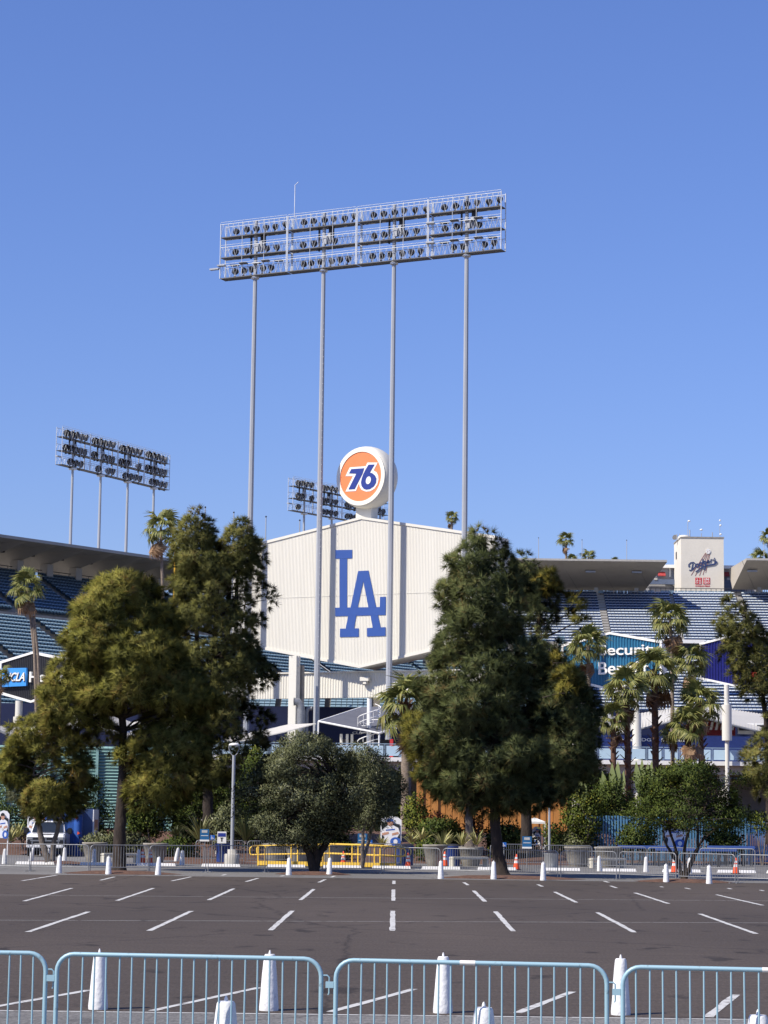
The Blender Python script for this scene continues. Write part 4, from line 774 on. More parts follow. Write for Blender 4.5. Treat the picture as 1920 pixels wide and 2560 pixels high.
def needles(C, A, cr, nt, nn, Ln, wd, rg, droop=.25, fl=1.):
    """tufts of needles on the outer side of each clump -> vertices, triangles, tint"""
    k = len(C); out = unit(C-A); crs = cr*rg.uniform(.65, 1.15, (k, 1, 1))
    D = unit(rg.normal(size=(k, nt, 3))+.75*out[:, None]+np.array((0, 0, .35)))
    T = C[:, None]+D*crs*rg.uniform(.55, 1., (k, nt, 1))*np.array((1, 1, .8*fl))
    ax = unit(D+np.array((0, 0, .35))); T = T.reshape(-1, 3); ax = ax.reshape(-1, 3); m = len(T)
    dv = unit(ax[:, None]+.6*rg.normal(size=(m, nn, 3))); dv[..., 2] -= droop*rg.random((m, nn)); dv = unit(dv)
    side = unit(np.cross(dv, rg.normal(size=(m, nn, 3)))); L = Ln*rg.uniform(.6, 1.1, (m, nn, 1)); b = T[:, None]
    V = np.stack([b+side*wd/2, b-side*wd/2, b+dv*L+np.array((0, 0, -.05))], 2)
    V = V.reshape(-1, 3); q = m*nn; Fq = np.arange(q*3).reshape(-1, 3)
    ct = np.repeat(rg.normal(.5, .16, k), nt)+rg.normal(0, .12, m); t = np.repeat(np.repeat(ct, nn)+rg.normal(0, .16, q), 3)
    nr = unit(.9*D.reshape(-1, 3)+.55*np.repeat(out, nt, 0)); nr = unit(nr[:, None]+.45*dv).reshape(-1, 3)
    return V, Fq, np.clip(t, 0, .97), np.repeat(nr, 3, 0)
def leaves(C, A, cr, nl, Ll, wl, rg, fl=.8):
    k = len(C); out = unit(C-A+1e-3); crs = cr*rg.uniform(.6, 1.2, (k, 1, 1))
    D = unit(rg.normal(size=(k, nl, 3))+.5*out[:, None]+np.array((0, 0, .25))); P = (C[:, None]+D*crs*rg.random((k, nl, 1))**.45*np.array((1, 1, fl))).reshape(-1, 3); m = len(P)
    dv = unit(D.reshape(-1, 3)*.7+rg.normal(size=(m, 3))*.7+np.array((0, 0, .3))); s = unit(np.cross(dv, rg.normal(size=(m, 3)))); L = Ll*rg.uniform(.6, 1.25, (m, 1)); w = wl*rg.uniform(.7, 1.2, (m, 1))
    V = np.stack([P, P+dv*L*.5+s*w/2, P+dv*L, P+dv*L*.5-s*w/2], 1).reshape(-1, 3); Fq = np.arange(m*4).reshape(-1, 4)
    t = np.repeat(rg.normal(.5, .15, k), nl)+rg.normal(0, .17, m); nr = unit(D.reshape(-1, 3)+.5*np.repeat(out, nl, 0)+.35*rg.normal(size=(m, 3))); return V, Fq, np.clip(np.repeat(t, 4), 0, 1), np.repeat(nr, 4, 0)
def limbs(mb, trunk, C, rg, frac, r0, drop=.25):
    tp = np.array([tuple(p) for p in trunk])
    for c in C[rg.random(len(C)) < frac]:
        h = c[2]-drop*np.linalg.norm(c[:2]-tp[-1, :2]); i = np.argmin(np.abs(tp[:, 2]-h)); a = Vector(tp[i]); b = Vector(c); L = (b-a).length
        if L < .3: continue
        m1 = a.lerp(b, .35)+Vector((rg.normal()*.06*L, rg.normal()*.06*L, .05*L)); m2 = a.lerp(b, .7)+Vector((rg.normal()*.07*L, rg.normal()*.07*L, .06*L)); r = min(r0, .02+.016*L)
        mb.tube([a, m1, m2, b], [r, r*.75, r*.5, r*.2], 5, False)
def trunkpath(pts, d, base=None):
    P = [at(x, y, d) for x, y in pts]; return P
def smoothpath(P, k=5):
    out = []
    for i in range(len(P)-1):
        for j in range(k): out.append(P[i].lerp(P[i+1], j/k)+Vector((random.uniform(-.03, .03), random.uniform(-.03, .03), 0)))
    return out+[P[-1]]
def pine(label, d, trunk_px, r, profiles, lm, n, cr=.8, nt=16, nn=34, Ln=.42, wd=.026, seed=1, frac=.5, dr=.95, shell=.5, bark=None, zb=None, droop=.25, group='pine trees', gap=.55, name='pine_tree', bases=None):
    rg = np.random.default_rng(seed); tp = trunkpath(trunk_px, d); 
    if zb is not None: tp[0].z = zb
    t = thing(name, label, 'tree', tp[0], 0, group); off = tp[0].copy(); tb = MB(); sp = smoothpath(tp); k = len(sp)
    tb.tube(sp, [r*(1.35 if i == 0 else 1.12 if i == 1 else 1)*random.uniform(.93, 1.07)*(1-.8*(i/(k-1))**1.1) for i in range(k)], 12)
    for extra in (bases or []):
        e = smoothpath(trunkpath(extra[0], d)); tb.tube(e, [extra[1]*(1-.75*i/(len(e)-1)) for i in range(len(e))], 9)
    VV, FF, TT = [], [], []; nv = 0
    for pr in profiles:
        lm_ = pr[2] if len(pr) > 2 else lm
        C, A = envelope(pr[0], d, pr[1], cr, dr, rg, shell, pr[3] if len(pr) > 3 else 0, gap)
        limbs(tb, sp[k//4:], C, rg, frac, r*.35); V, Fq, tt, nr = needles(C, A, cr, nt, nn, Ln, wd, rg, droop)
        me = npmesh('crown', V-np.array(off), Fq, tt, nrm=nr); mkobj('crown', me, lm_, t)
    tb.build('trunk', bark or M_bark, t, off); return t
# big yellow-green pine, left
pine('large yellow-green pine at the lot edge on the left', 97, [(296, 2184), (298, 2100), (303, 2020), (307, 1950), (308, 1860), (300, 1700), (295, 1560), (292, 1470)], .29,
     [([(1434, 258, 352), (1450, 235, 395), (1490, 186, 402), (1540, 170, 432), (1600, 162, 470), (1660, 160, 500), (1710, 160, 525), (1745, 190, 530)], 255),
      ([(1640, 145, 205), (1680, 112, 245), (1720, 90, 275), (1760, 86, 292), (1790, 98, 275), (1808, 125, 250)], 74), ([(1785, 430, 505), (1825, 335, 520), (1880, 308, 528), (1930, 310, 528), (1970, 318, 495), (1998, 330, 425)], 140),
      ([(1735, 300, 525), (1800, 320, 535)], 34, LM_yel, 1.6), ([(1800, 205, 300), (1850, 220, 300)], 12, LM_gold)], LM_yel, 0, seed=11, cr=.62, nt=18, nn=38, Ln=.42, frac=.4, droop=.5, shell=.55, gap=.8)
# low pine left with forked stems standing in the island by the pickup
pine('low yellow-green pine with forked stems in front of the pickup', 106, [(122, 2152), (105, 2110), (96, 2060), (88, 2000), (85, 1940), (95, 1860)], .16,
     [([(1795, 60, 120), (1815, 25, 170), (1860, 12, 215), (1910, 15, 240), (1960, 20, 245), (2000, 40, 235), (2025, 70, 200)], 120), ([(1950, 20, 120), (1985, 25, 190), (2020, 50, 200)], 22, LM_olive)], LM_yel, 0, seed=12, cr=.55, nt=16, nn=36, Ln=.36, frac=.6, droop=.5, bark=M_bark2, bases=[([(130, 2152), (136, 2100), (150, 2050), (160, 2000), (165, 1930)], .14)])
# tall loose pine behind, left of the scoreboard
pine('tall loose twin-topped pine left of the scoreboard', 128, [(522, 2112), (521, 2050), (519, 1980), (520, 1880), (530, 1700), (540, 1560), (545, 1450)], .36,
     [([(1278, 476, 504), (1300, 445, 525), (1345, 426, 550), (1400, 428, 560), (1440, 430, 560)], 62), ([(1288, 592, 618), (1310, 562, 642), (1345, 548, 652), (1400, 540, 648), (1440, 540, 655)], 56),
      ([(1390, 432, 645), (1440, 425, 655), (1500, 412, 655), (1560, 402, 656), (1620, 400, 664), (1680, 405, 682), (1740, 418, 702), (1800, 450, 706), (1850, 470, 696), (1900, 480, 650), (1950, 470, 570)], 270), ([(1360, 640, 658), (1390, 640, 658)], 3), ([(1460, 640, 680), (1500, 640, 680)], 5)], LM_grey, 0, seed=13, cr=.68, nt=18, nn=34, Ln=.42, wd=.03, frac=.6, droop=.35, shell=.4, zb=.8, gap=.7, bases=[([(521, 1880), (500, 1700), (485, 1500), (490, 1330)], .2), ([(540, 1700), (590, 1500), (605, 1330)], .18)])
# big dark pine right of centre
pine('large deep green pine at the lot edge right of the scoreboard', 95, [(1256, 2192), (1246, 2140), (1240, 2080), (1236, 2020), (1238, 1900), (1235, 1760), (1225, 1600), (1215, 1450), (1212, 1360)], .27,
     [([(1325, 1198, 1232), (1345, 1160, 1255), (1390, 1128, 1280), (1430, 1105, 1312), (1470, 1090, 1332), (1530, 1090, 1350), (1590, 1085, 1352), (1650, 1068, 1360), (1720, 1060, 1372), (1800, 1052, 1385), (1880, 1045, 1390), (1940, 1050, 1385), (1990, 1110, 1350), (2005, 1150, 1300)], 370), ], LM_dark, 0, seed=14, cr=.62, nt=18, nn=38, Ln=.42, frac=.4, droop=.35, shell=.5, gap=.8)
# pine behind it with golden outer branches
pine('darker pine with golden upper branches behind the big right pine', 122, [(1318, 2128), (1316, 2060), (1318, 1980), (1330, 1800), (1345, 1600), (1350, 1430)], .33,
     [([(1386, 1280, 1306), (1402, 1272, 1335), (1425, 1275, 1375), (1460, 1285, 1396), (1510, 1300, 1396), (1570, 1320, 1385), (1640, 1330, 1420), (1700, 1340, 1470), (1780, 1340, 1505), (1860, 1330, 1512), (1930, 1300, 1480), (1990, 1290, 1420)], 250),
      ([(1420, 1335, 1375), (1450, 1335, 1390), (1490, 1340, 1395)], 10, LM_gold, -1.5), ([(1490, 1420, 1440), (1530, 1405, 1468), (1555, 1425, 1470)], 6, LM_gold, -1), ([(1640, 1370, 1430), (1690, 1375, 1450), (1730, 1380, 1440)], 9, LM_gold, -2)], LM_dark, 0, seed=15, cr=.75, nt=18, nn=34, Ln=.44, wd=.026, frac=.5, zb=.6, droop=.35)
pine('golden-green pine glimpsed left of the big right pine', 124, [(1174, 2098), (1172, 2030), (1170, 1950), (1150, 1880)], .24, [([(1790, 1010, 1090), (1830, 1000, 1130), (1880, 1015, 1180), (1930, 1020, 1230), (1970, 1060, 1240)], 70)], LM_gold, 0, seed=16, cr=.8, Ln=.46, wd=.026, zb=.8, bark=M_bark2, frac=.4)
# loose pine at the right edge
pine('loose airy pine at the right edge of the photo', 128, [(1925, 2110), (1922, 1950), (1915, 1800), (1895, 1650), (1860, 1520)], .22,
     [([(1490, 1815, 1850), (1510, 1800, 1870), (1560, 1790, 1905), (1620, 1795, 1935), (1680, 1815, 1960), (1730, 1860, 1960)], 78), ([(1830, 1880, 1960), (1880, 1850, 1980), (1940, 1860, 1990), (1985, 1890, 1990)], 36), ([(1700, 1905, 1990), (1780, 1900, 1990), (1840, 1905, 1990)], 14)], LM_grey, 0, seed=17, cr=.66, nt=16, nn=34, Ln=.42, wd=.026, frac=.9, droop=.3, shell=.2, gap=.8)
def olive(label, d, base, stems, profile, n, lm, seed, cr=.55, nl=110, Ll=.11, wl=.032, bark=None, rst=.16, name='olive_tree', group='olive trees', zb=None, dr=.9, shell=.35, fl=.8, cat='tree'):
    rg = np.random.default_rng(seed); b = at(base[0], base[1], d); 
    if zb is not None: b.z = zb
    t = thing(name, label, cat, b, 0, group); C, A = envelope(profile, d, n, cr, dr, rg, shell, 0, .5)
    V, Fq, tt, nr = leaves(C, A, cr, nl, Ll, wl, rg, fl); mkobj('crown', npmesh('crown', V-np.array(b), Fq, tt, nrm=nr), lm, t)
    mb = MB(); tips = []
    for i, st in enumerate(stems):
        P = [b+Vector((random.uniform(-.1, .1), random.uniform(-.1, .1), 0))]+[at(x, y, d)+Vector((0, random.uniform(-.5, .5), 0)) for x, y in st]; s = smoothpath(P, 4); k = len(s)
        mb.tube(s, [rst*(1-.65*j/(k-1)) for j in range(k)], 9); tips.append(s)
    if tips:
        allp = [p for s in tips for p in s[len(s)//2:]]
        limbs(mb, sorted(allp, key=lambda p: p.z), C, rg, .35, rst*.35, .15)
        mb.build('trunk', bark or M_bark, t, b)
    return t
olive('round olive tree with a forked trunk at the lot edge in the centre', 97.5, (785, 2184), [[(775, 2140), (755, 2100), (712, 2050), (690, 1990)], [(800, 2130), (830, 2080), (855, 2030), (850, 1960)], [(790, 2130), (775, 2060), (770, 1980)]],
      [(1832, 715, 815), (1850, 670, 865), (1880, 632, 892), (1930, 606, 905), (1990, 600, 908), (2040, 610, 898), (2080, 635, 865), (2098, 690, 810)], 290, LM_olive, 21, rst=.19, nl=230, cr=.5, Ll=.12, wl=.04)
olive('darker olive tree behind the central one on its right', 108, (906, 2128), [[(908, 2080), (925, 2020)], [(930, 2070), (960, 2000)]], [(1868, 870, 930), (1890, 850, 975), (1940, 850, 1010), (1990, 855, 1015), (2040, 862, 990), (2065, 880, 950)], 150, LM_olive, 22, nl=190, Ll=.12, wl=.04, rst=.11, zb=.0, bark=M_bark2)
olive('wide low olive tree with five dark stems at the lot edge right', 93.5, (1712, 2204), [[(1690, 2150), (1662, 2105), (1655, 2040)], [(1698, 2140), (1680, 2080), (1660, 2030)], [(1712, 2130), (1722, 2060), (1720, 2000)], [(1730, 2150), (1752, 2110), (1800, 2060)], [(1745, 2120), (1745, 2060), (1770, 2000)]],
      [(1908, 1690, 1770), (1922, 1645, 1815), (1950, 1605, 1858), (1990, 1582, 1895), (2020, 1576, 1904), (2045, 1590, 1895), (2062, 1650, 1850)], 190, LM_bush, 23, rst=.085, nl=120, cr=.46, Ll=.12, wl=.042)
olive('leafy street tree rising behind the lamp post', 122, (640, 2105), [[(640, 2050), (620, 1990)]], [(1870, 620, 660), (1910, 600, 700), (1990, 590, 720), (2060, 600, 700)], 70, LM_bush, 24, cr=.6, Ll=.16, wl=.06, zb=.5, name='shrub_tree', group='background trees')
# shrubs and hedges in the planting bed
def shrub(label, d, prof, n, lm, seed, Ll=.17, wl=.08, cr=.55, nl=70, stems=None, name='shrub'):
    y, l, r = prof[-1]; p = at((l+r)/2, y, d); return olive(label, d, ((l+r)/2, y), stems if stems is not None else [[((l+r)/2-15, y-30)], [((l+r)/2+15, y-35)]], prof, n, lm, seed, cr, nl, Ll, wl, M_bark2, .05, name, 'shrubs in the planting beds', zt(p.x, d), .8, .3, .9, 'shrub')
SH = [('dense dark shrub at the far left edge behind the posters', 134, [(1880, 0, 60), (1930, -30, 110), (2000, -30, 130), (2060, -20, 130), (2085, 0, 120)], 100, LM_bush),
      ('yellow-flecked shrub behind the pickup', 136, [(1940, 60, 130), (1990, 40, 170), (2050, 40, 170), (2080, 50, 160)], 70, LM_lime),
      ('open leafy shrub right of the big left pine trunk', 130, [(1960, 340, 390), (1990, 320, 430), (2040, 320, 440), (2080, 340, 420)], 70, LM_bush),
      ('tall leafy shrub with pale stems beside the teal building', 132, [(1965, 420, 500), (1995, 400, 545), (2040, 400, 560), (2075, 420, 540), (2090, 440, 520)], 90, LM_bush),
      ('grey-green bushy grass clump behind the blue newspaper sign', 125, [(2010, 550, 600), (2040, 530, 620), (2080, 520, 620), (2105, 530, 610)], 60, LM_olive),
      ('dark shrub behind the left end of the yellow ramp', 128, [(1985, 590, 680), (2040, 580, 720), (2090, 590, 720), (2110, 600, 700)], 80, LM_bush),
      ('dark shrub behind the middle of the yellow ramp', 130, [(2020, 720, 860), (2060, 700, 900), (2100, 710, 890), (2115, 720, 880)], 90, LM_bush),
      ('bright green shrub right of the central olive', 131, [(1990, 1020, 1060), (2020, 1000, 1075), (2060, 1005, 1080), (2085, 1010, 1070)], 55, LM_lime),
      ('low clipped hedge behind the planters', 126, [(2052, 1060, 1150), (2065, 1035, 1165), (2095, 1035, 1170), (2112, 1040, 1165)], 90, LM_bush),
      ('low clipped hedge left of the orange wall foot', 127, [(2062, 1215, 1290), (2075, 1205, 1300), (2105, 1205, 1300), (2118, 1210, 1295)], 70, LM_bush),
      ('low clipped hedge right of the white tent', 127, [(2058, 1355, 1400), (2075, 1350, 1420), (2105, 1350, 1420), (2120, 1355, 1415)], 60, LM_bush),
      ('tall leafy shrub right of the big right pine', 131, [(1965, 1430, 1470), (1990, 1405, 1500), (2040, 1395, 1520), (2080, 1410, 1500), (2108, 1430, 1480)], 62, LM_lime), ('spreading shrub with pale stems left of the right olive', 132, [(1950, 1500, 1550), (1985, 1480, 1590), (2030, 1500, 1600), (2070, 1510, 1590), (2108, 1520, 1560)], 66, LM_bush),
      ('dense tall shrub mass under the right palms', 136, [(1915, 1590, 1720), (1945, 1560, 1800), (1990, 1560, 1860), (2050, 1560, 1870), (2090, 1570, 1860)], 190, LM_bush),
      ('yellow-tipped shrub under the right deck column', 138, [(1905, 1700, 1780), (1920, 1650, 1800), (1950, 1660, 1800)], 50, LM_lime),
      ('bright green bush in front of the blue gate at right', 126, [(2035, 1880, 1920), (2050, 1870, 1935), (2070, 1875, 1935)], 30, LM_lime),
      ('dark shrub along the blue fence at right', 128, [(2060, 1560, 1640), (2090, 1540, 1660), (2115, 1550, 1650)], 45, LM_bush),
      ('straggly shrub along the blue fence behind the right olive', 128, [(2070, 1760, 1850), (2095, 1750, 1870), (2120, 1760, 1860)], 40, LM_bush),
      ('brownish low ground shrub beside the blue column', 127, [(2085, 230, 330), (2100, 210, 420), (2118, 215, 420)], 70, LM_olive),
      ('dark red leaved shrub before the orange wall, left', 129, [(2030, 1070, 1100), (2060, 1058, 1125), (2080, 1062, 1120)], 30, LM_red),
      ('dark red leaved shrub round the grey trunk at the orange wall', 127, [(2030, 1160, 1200), (2055, 1150, 1215), (2090, 1160, 1210)], 34, LM_red)]
SH += [('low dark ground cover between the left pine and the lamp post', 122.5, [(2100, 400, 470), (2112, 385, 500), (2128, 385, 500)], 60, LM_bush),
       ('low dark ground cover behind the ramp planters', 122, [(2098, 690, 850), (2112, 640, 900), (2128, 640, 900)], 110, LM_bush),
       ('low green ground cover left of the wide planter', 121.5, [(2105, 1040, 1080), (2118, 1025, 1130), (2130, 1025, 1130)], 45, LM_bush),
       ('tangled dark shrub under the big right pine', 125, [(2070, 1230, 1300), (2095, 1215, 1345), (2122, 1215, 1345)], 70, LM_bush),
       ('dark ground cover right of the slim grey pole', 131.5, [(2085, 1400, 1480), (2100, 1390, 1520), (2120, 1390, 1520)], 70, LM_olive),
       ('dark leafy shrub filling in behind the pickup and entrance block', 138, [(1950, 150, 260), (2000, 130, 300), (2060, 130, 310), (2090, 150, 300)], 110, LM_bush),
       ('leafy dark shrub before the teal building right of the pine trunk', 134, [(1990, 310, 350), (2030, 300, 400), (2080, 300, 400)], 60, LM_bush),
       ('tall dark shrub mass behind the tall loose pine trunk', 137, [(1930, 540, 620), (1980, 500, 640), (2050, 500, 640), (2090, 520, 630)], 110, LM_bush)]
for i, (lab, d, pr, n, lm) in enumerate(SH): shrub(lab, d, pr, n, lm, 40+i)
# screen of distant garden trees closing the view under the deck
for i, (xa, xb, yt, lab) in enumerate([(-40, 200, 1870, 'dark garden tree behind the low left pine'), (380, 620, 1880, 'dark garden tree behind the tall loose pine trunk'), (560, 760, 1900, 'dark garden tree behind the central olive, left'), (740, 1060, 1905, 'dark garden tree behind the central olive, right'), (1400, 1560, 1910, 'dark garden tree behind the bright shrub at right')]):
    shrub(lab, 150+i, [(yt, xa+60, xb-60), (yt+40, xa+15, xb-15), (1990, xa, xb), (2060, xa, xb), (2085, xa+20, xb-20)], 120, LM_bush, 80+i, .22, .1, .8, 70, None, 'garden_tree')
# ------------------------------------------------------------------ fan palms
def frond_mesh(name, lm, dead=False, seed=0):
    rg = np.random.default_rng(seed); V = []; Fq = []; T = []
    def q(pts, t): n = len(V); V.extend(pts); Fq.append((n, n+1, n+2, n+3)); T.extend([t]*4)
    q([(0, -.02, 0), (.75, -.012, .03), (.75, .012, .03), (0, .02, 0)], .3)
    ns = 26
    for i in range(ns):
        a = R(-118+236*i/(ns-1)); L = (.95 if not dead else .7)*(1-.25*abs(a)/2)*rg.uniform(.85, 1.05); c, s = math.cos(a), math.sin(a); w = .055
        m = Vector((.75+c*L*.55, s*L*.55, .03-.02+(.02 if i % 2 else -.02))); e = Vector((.75+c*L*.92, s*L*.92, -.16-.25*rg.random()*(1+abs(a)/2))); sd = Vector((-s, c, 0)); t0 = rg.uniform(.25, .8)
        q([(.75, 0, .03), tuple(m-sd*w), tuple(m+Vector((0, 0, .03))), tuple(m+sd*w)], t0); q([tuple(m-sd*w), tuple(e), tuple(e+Vector((0, 0, .01))), tuple(m+sd*w)], t0+.15)
    me = npmesh(name, V, Fq, np.clip(T, 0, 1)); me.materials.append(lm); return me
FR = [frond_mesh('frond', LM_palm, False, 60+i) for i in range(3)]; FD = frond_mesh('dead_frond', LM_dead, True, 70)
def palm(label, d, crown, base, size, n=26, dead=6, r=.2, lean=None, seed=0, boots=True, cat='tree', smooth=False, zb=None):
    rd = random.Random(seed); c = at(crown[0], crown[1], d); b = at(base[0], base[1], d); 
    b.z = zb if zb is not None else max(0, zt(b.x, d)) if d < 165 else b.z
    t = thing('fan_palm', label, cat, b, 0, 'fan palms'); mids = [at(x, y, d) for x, y in (lean or [])]
    P = [b]+mids+[c]; sp = []; 
    for i in range(len(P)-1):
        for j in range(14): sp.append(P[i].lerp(P[i+1], j/14))
    sp.append(c); k = len(sp); H = (c-b).length
    mb = MB(); mb.tube(sp, [r*(1.25-.35*i/(k-1))*(1+(0 if smooth else rd.uniform(-.07, .07))) for i in range(k)], 10); mb.build('trunk', M_ptrunk if smooth or not boots else M_boots if boots == 2 else M_ptrunk, t, b)
    if boots:
        mb = MB(); q = c-b; nbt = 46 if boots == 2 else 22; span = .9 if boots == 2 else min(.9, size*.7/max(H, .1))
        for i in range(nbt):
            f = 1-span*i/nbt; p = b.lerp(c, f) if not mids else sp[int(f*(k-1))]; a = i*2.4; dv = Vector((math.cos(a), math.sin(a), .9)).normalized(); o = p+Vector((math.cos(a), math.sin(a), 0))*r*.75
            s = dv.cross(UZ).normalized()*.07*size; mb.add([o-s, o+s, o+dv*.3*size+s*.6, o+dv*.3*size-s*.6], [(0, 1, 2, 3)])
        mb.build('leaf_boots', M_boots, t, b)
    for i in range(n):
        o = mkobj('frond', FR[i % 3], None, t); az = i*2.39996+seed; el = R(78-118*((i+.5)/n)**.9+rd.uniform(-10, 10)); s = size*.86*rd.uniform(.75, 1.1)
        o.location = (c-b)+Vector((0, 0, -.15*size*i/n)); o.rotation_euler = (rd.uniform(-.35, .35), -el, az); o.scale = (s*.78, s*.85, s)
    for i in range(dead):
        o = mkobj('dead_frond', FD, None, t); o.location = (c-b)+Vector((0, 0, -.3*size)); o.rotation_euler = (rd.uniform(-.4, .4), R(68+rd.uniform(-15, 12)), seed+2.6+rd.uniform(-1.1, 1.1)); s = size*rd.uniform(.7, .95); o.scale = (s, s*.8, s)
    return t
PALMS = [('tall fan palm against the sky beside the left light tower', 190, (402, 1318), (408, 1900), 1.95, 15, 6, .12, [(407, 1500)], 1, False),
         ('leaning fan palm in front of the left grandstand', 188, (68, 1468), (104, 1900), 1.75, 15, 5, .11, [(84, 1540), (95, 1640), (99, 1760)], 2, False),
         ('stout fan palm behind the third light pole', 150, (1013, 1758), (1014, 2095), 2.3, 17, 3, .3, [(1016, 1850)], 3, True),
         ('tallest thin palm of the right group', 172, (1675, 1546), (1682, 1960), 2.0, 16, 7, .13, [(1680, 1640)], 4, False),
         ('fan palm with a shaggy trunk in the middle of the right group', 166, (1636, 1672), (1641, 1925), 2.1, 17, 3, .235, None, 5, 2),
         ('fan palm with a shaggy trunk left in the right group', 164, (1566, 1722), (1573, 1925), 2.0, 17, 3, .215, None, 6, 2),
         ('fan palm touching the edge of the royal blue board', 172, (1724, 1650), (1724, 1930), 1.9, 16, 2, .14, None, 7, False),
         ('lower broad fan palm in front of the red food stall', 166, (1748, 1755), (1760, 1920), 2.0, 17, 4, .2, None, 8, 2),
         ('lowest broad fan palm of the right group', 164, (1718, 1812), (1723, 1920), 1.9, 17, 2, .2, None, 9, 2),
         ('small fan palm half hidden at the left of the right group', 163, (1533, 1798), (1535, 1915), 1.6, 14, 2, .2, None, 10, 2),
         ('fan palm peeking above the golden pine branches', 170, (1470, 1612), (1478, 1900), 1.9, 16, 2, .17, None, 11, False),
         ('slim pale trunked palm before the glass railing', 165, (1682, 1830), (1684, 1930), 1.1, 11, 1, .13, None, 12, False),
         ('fan palm head at the left edge by the black board', 180, (2, 1690), (-8, 1900), 1.1, 12, 2, .12, None, 13, False),
         ('short fan palm before the left roof edge', 160, (152, 1790), (155, 1900), 1.0, 14, 5, .22, None, 14, 2)]
for lab, d, c, b, s, n, de, r, ln, sd, bt in PALMS: palm(lab, d, c, b, s, n, de, r, ln, sd, bt, smooth=not bt, zb=1.3)
for i, (lab, c, yb, s) in enumerate([('small skyline palm between the third and fourth poles', (1129, 1293), 1345, 1.1), ('tall skyline palm above the right roof wing', (1415, 1348), 1440, 1.45), ('paired skyline palm by the middle flagpole', (1471, 1393), 1440, 1.5), ('low palm crown on the skyline under the tall one', (1432, 1402), 1440, 1.2), ('low palm crown on the skyline right of the wing middle', (1536, 1409), 1440, 1.0), ('skyline palm at the right edge by the flagpole', (1902, 1395), 1460, 1.6), ('highest skyline palm cut by the right edge', (1922, 1342), 1460, 1.4)]):
    d = 400; palm(lab, d, c, (c[0]+2, yb), s*1.3, 15, 2, .2, None, 30+i, False, smooth=True, zb=at(c[0], yb, d).z-6)
# ------------------------------------------------------------------ sword-leaved plants
def rosette(name, label, p, n, L, w, lm, seed, up=.7, cat='plant', group='sword-leaved plants', strip=False):
    rd = random.Random(seed); V = []; Fq = []; T = []
    for i in range(n):
        a = i*2.4+rd.random(); e = R(25+60*rd.random()*up+10); l = L*rd.uniform(.7, 1.1); h = Vector((math.cos(a), math.sin(a), 0)); s = Vector((-h.y, h.x, 0))*w/2
        p1 = h*math.cos(e)*l*.5+UZ*math.sin(e)*l*.5; p2 = h*math.cos(e)*l*.95+UZ*(math.sin(e)*l*.9-.12*l); t0 = rd.uniform(.3, 1)
        k = len(V); V += [tuple(-s*.5), tuple(s*.5), tuple(p1+s), tuple(p1-s), tuple(p2+s*.12), tuple(p2-s*.12)]; Fq += [(k, k+1, k+2, k+3), (k+3, k+2, k+4, k+5)]; T += [t0]*6
    t = thing(name, label, cat, p, 0, group); mkobj('leaves', npmesh('leaves', V, Fq, T), lm, t); MB().lathe([(.06, -.1), (.09, .05), (.03, .2)], n=8).build('stem', M_bark2, t); return t
LM_var = leafmat('variegated_sword_leaves', G(.08, .10, .03), G(.24, .24, .08), G(.42, .38, .15), G(.5, .46, .22), .1); LM_grass = leafmat('arching_grass', G(.05, .06, .02), G(.13, .14, .05), G(.24, .23, .09), None, .1); LM_grs = leafmat('dark_sword_leaves', G(.02, .03, .012), G(.05, .07, .025), G(.11, .12, .05), None, .1)
for i, (px, py, d, L, w, lm, lab) in enumerate([(25, 2105, 129, 1.2, .12, LM_var, 'yellow striped agave at the left edge by the poster'), (45, 2096, 130, 1.3, .12, LM_var, 'taller yellow striped agave left of the pickup'),
      (955, 2118, 124, .9, .1, LM_var, 'small yellow striped agave behind the ramp end'), (1030, 2112, 123, 1.05, .1, LM_var, 'yellow striped agave left of the round planters'), (1055, 2105, 124, 1.15, .1, LM_var, 'tall yellow striped agave behind the left planter'),
      (1105, 2114, 116, 1.2, .1, LM_var, 'yellow striped agave growing over the tall planter'), (1122, 2122, 117, .9, .09, LM_var, 'yellow striped agave between the two planters'), (1155, 2118, 116, 1.15, .1, LM_var, 'yellow striped agave in the left of the wide planter'), (1190, 2118, 116, 1.25, .1, LM_var, 'yellow striped agave in the right of the wide planter'),
      (440, 2095, 127, .9, .08, LM_grs, 'small dark yucca behind the left planter row'), (455, 2112, 124, .9, .08, LM_grs, 'dark yucca low in the mulch near the left pine'), (615, 2105, 121, 2.3, .09, LM_grs, 'tall dark sword-leaved plant beside the lamp post'), (660, 2095, 123, 2.1, .09, LM_grs, 'tall sword-leaved plant behind the ramp start'), (500, 2105, 122, 2.0, .08, LM_grass, 'grassy arching clump left of the blue newspaper sign')]):
    p = at(px, py, d); p.z = max(zt(p.x, d), p.z) if d > 118 else .95
    rosette('sword_plant', lab, p, 26 if lm is LM_var else 60, L, w, lm, 90+i)
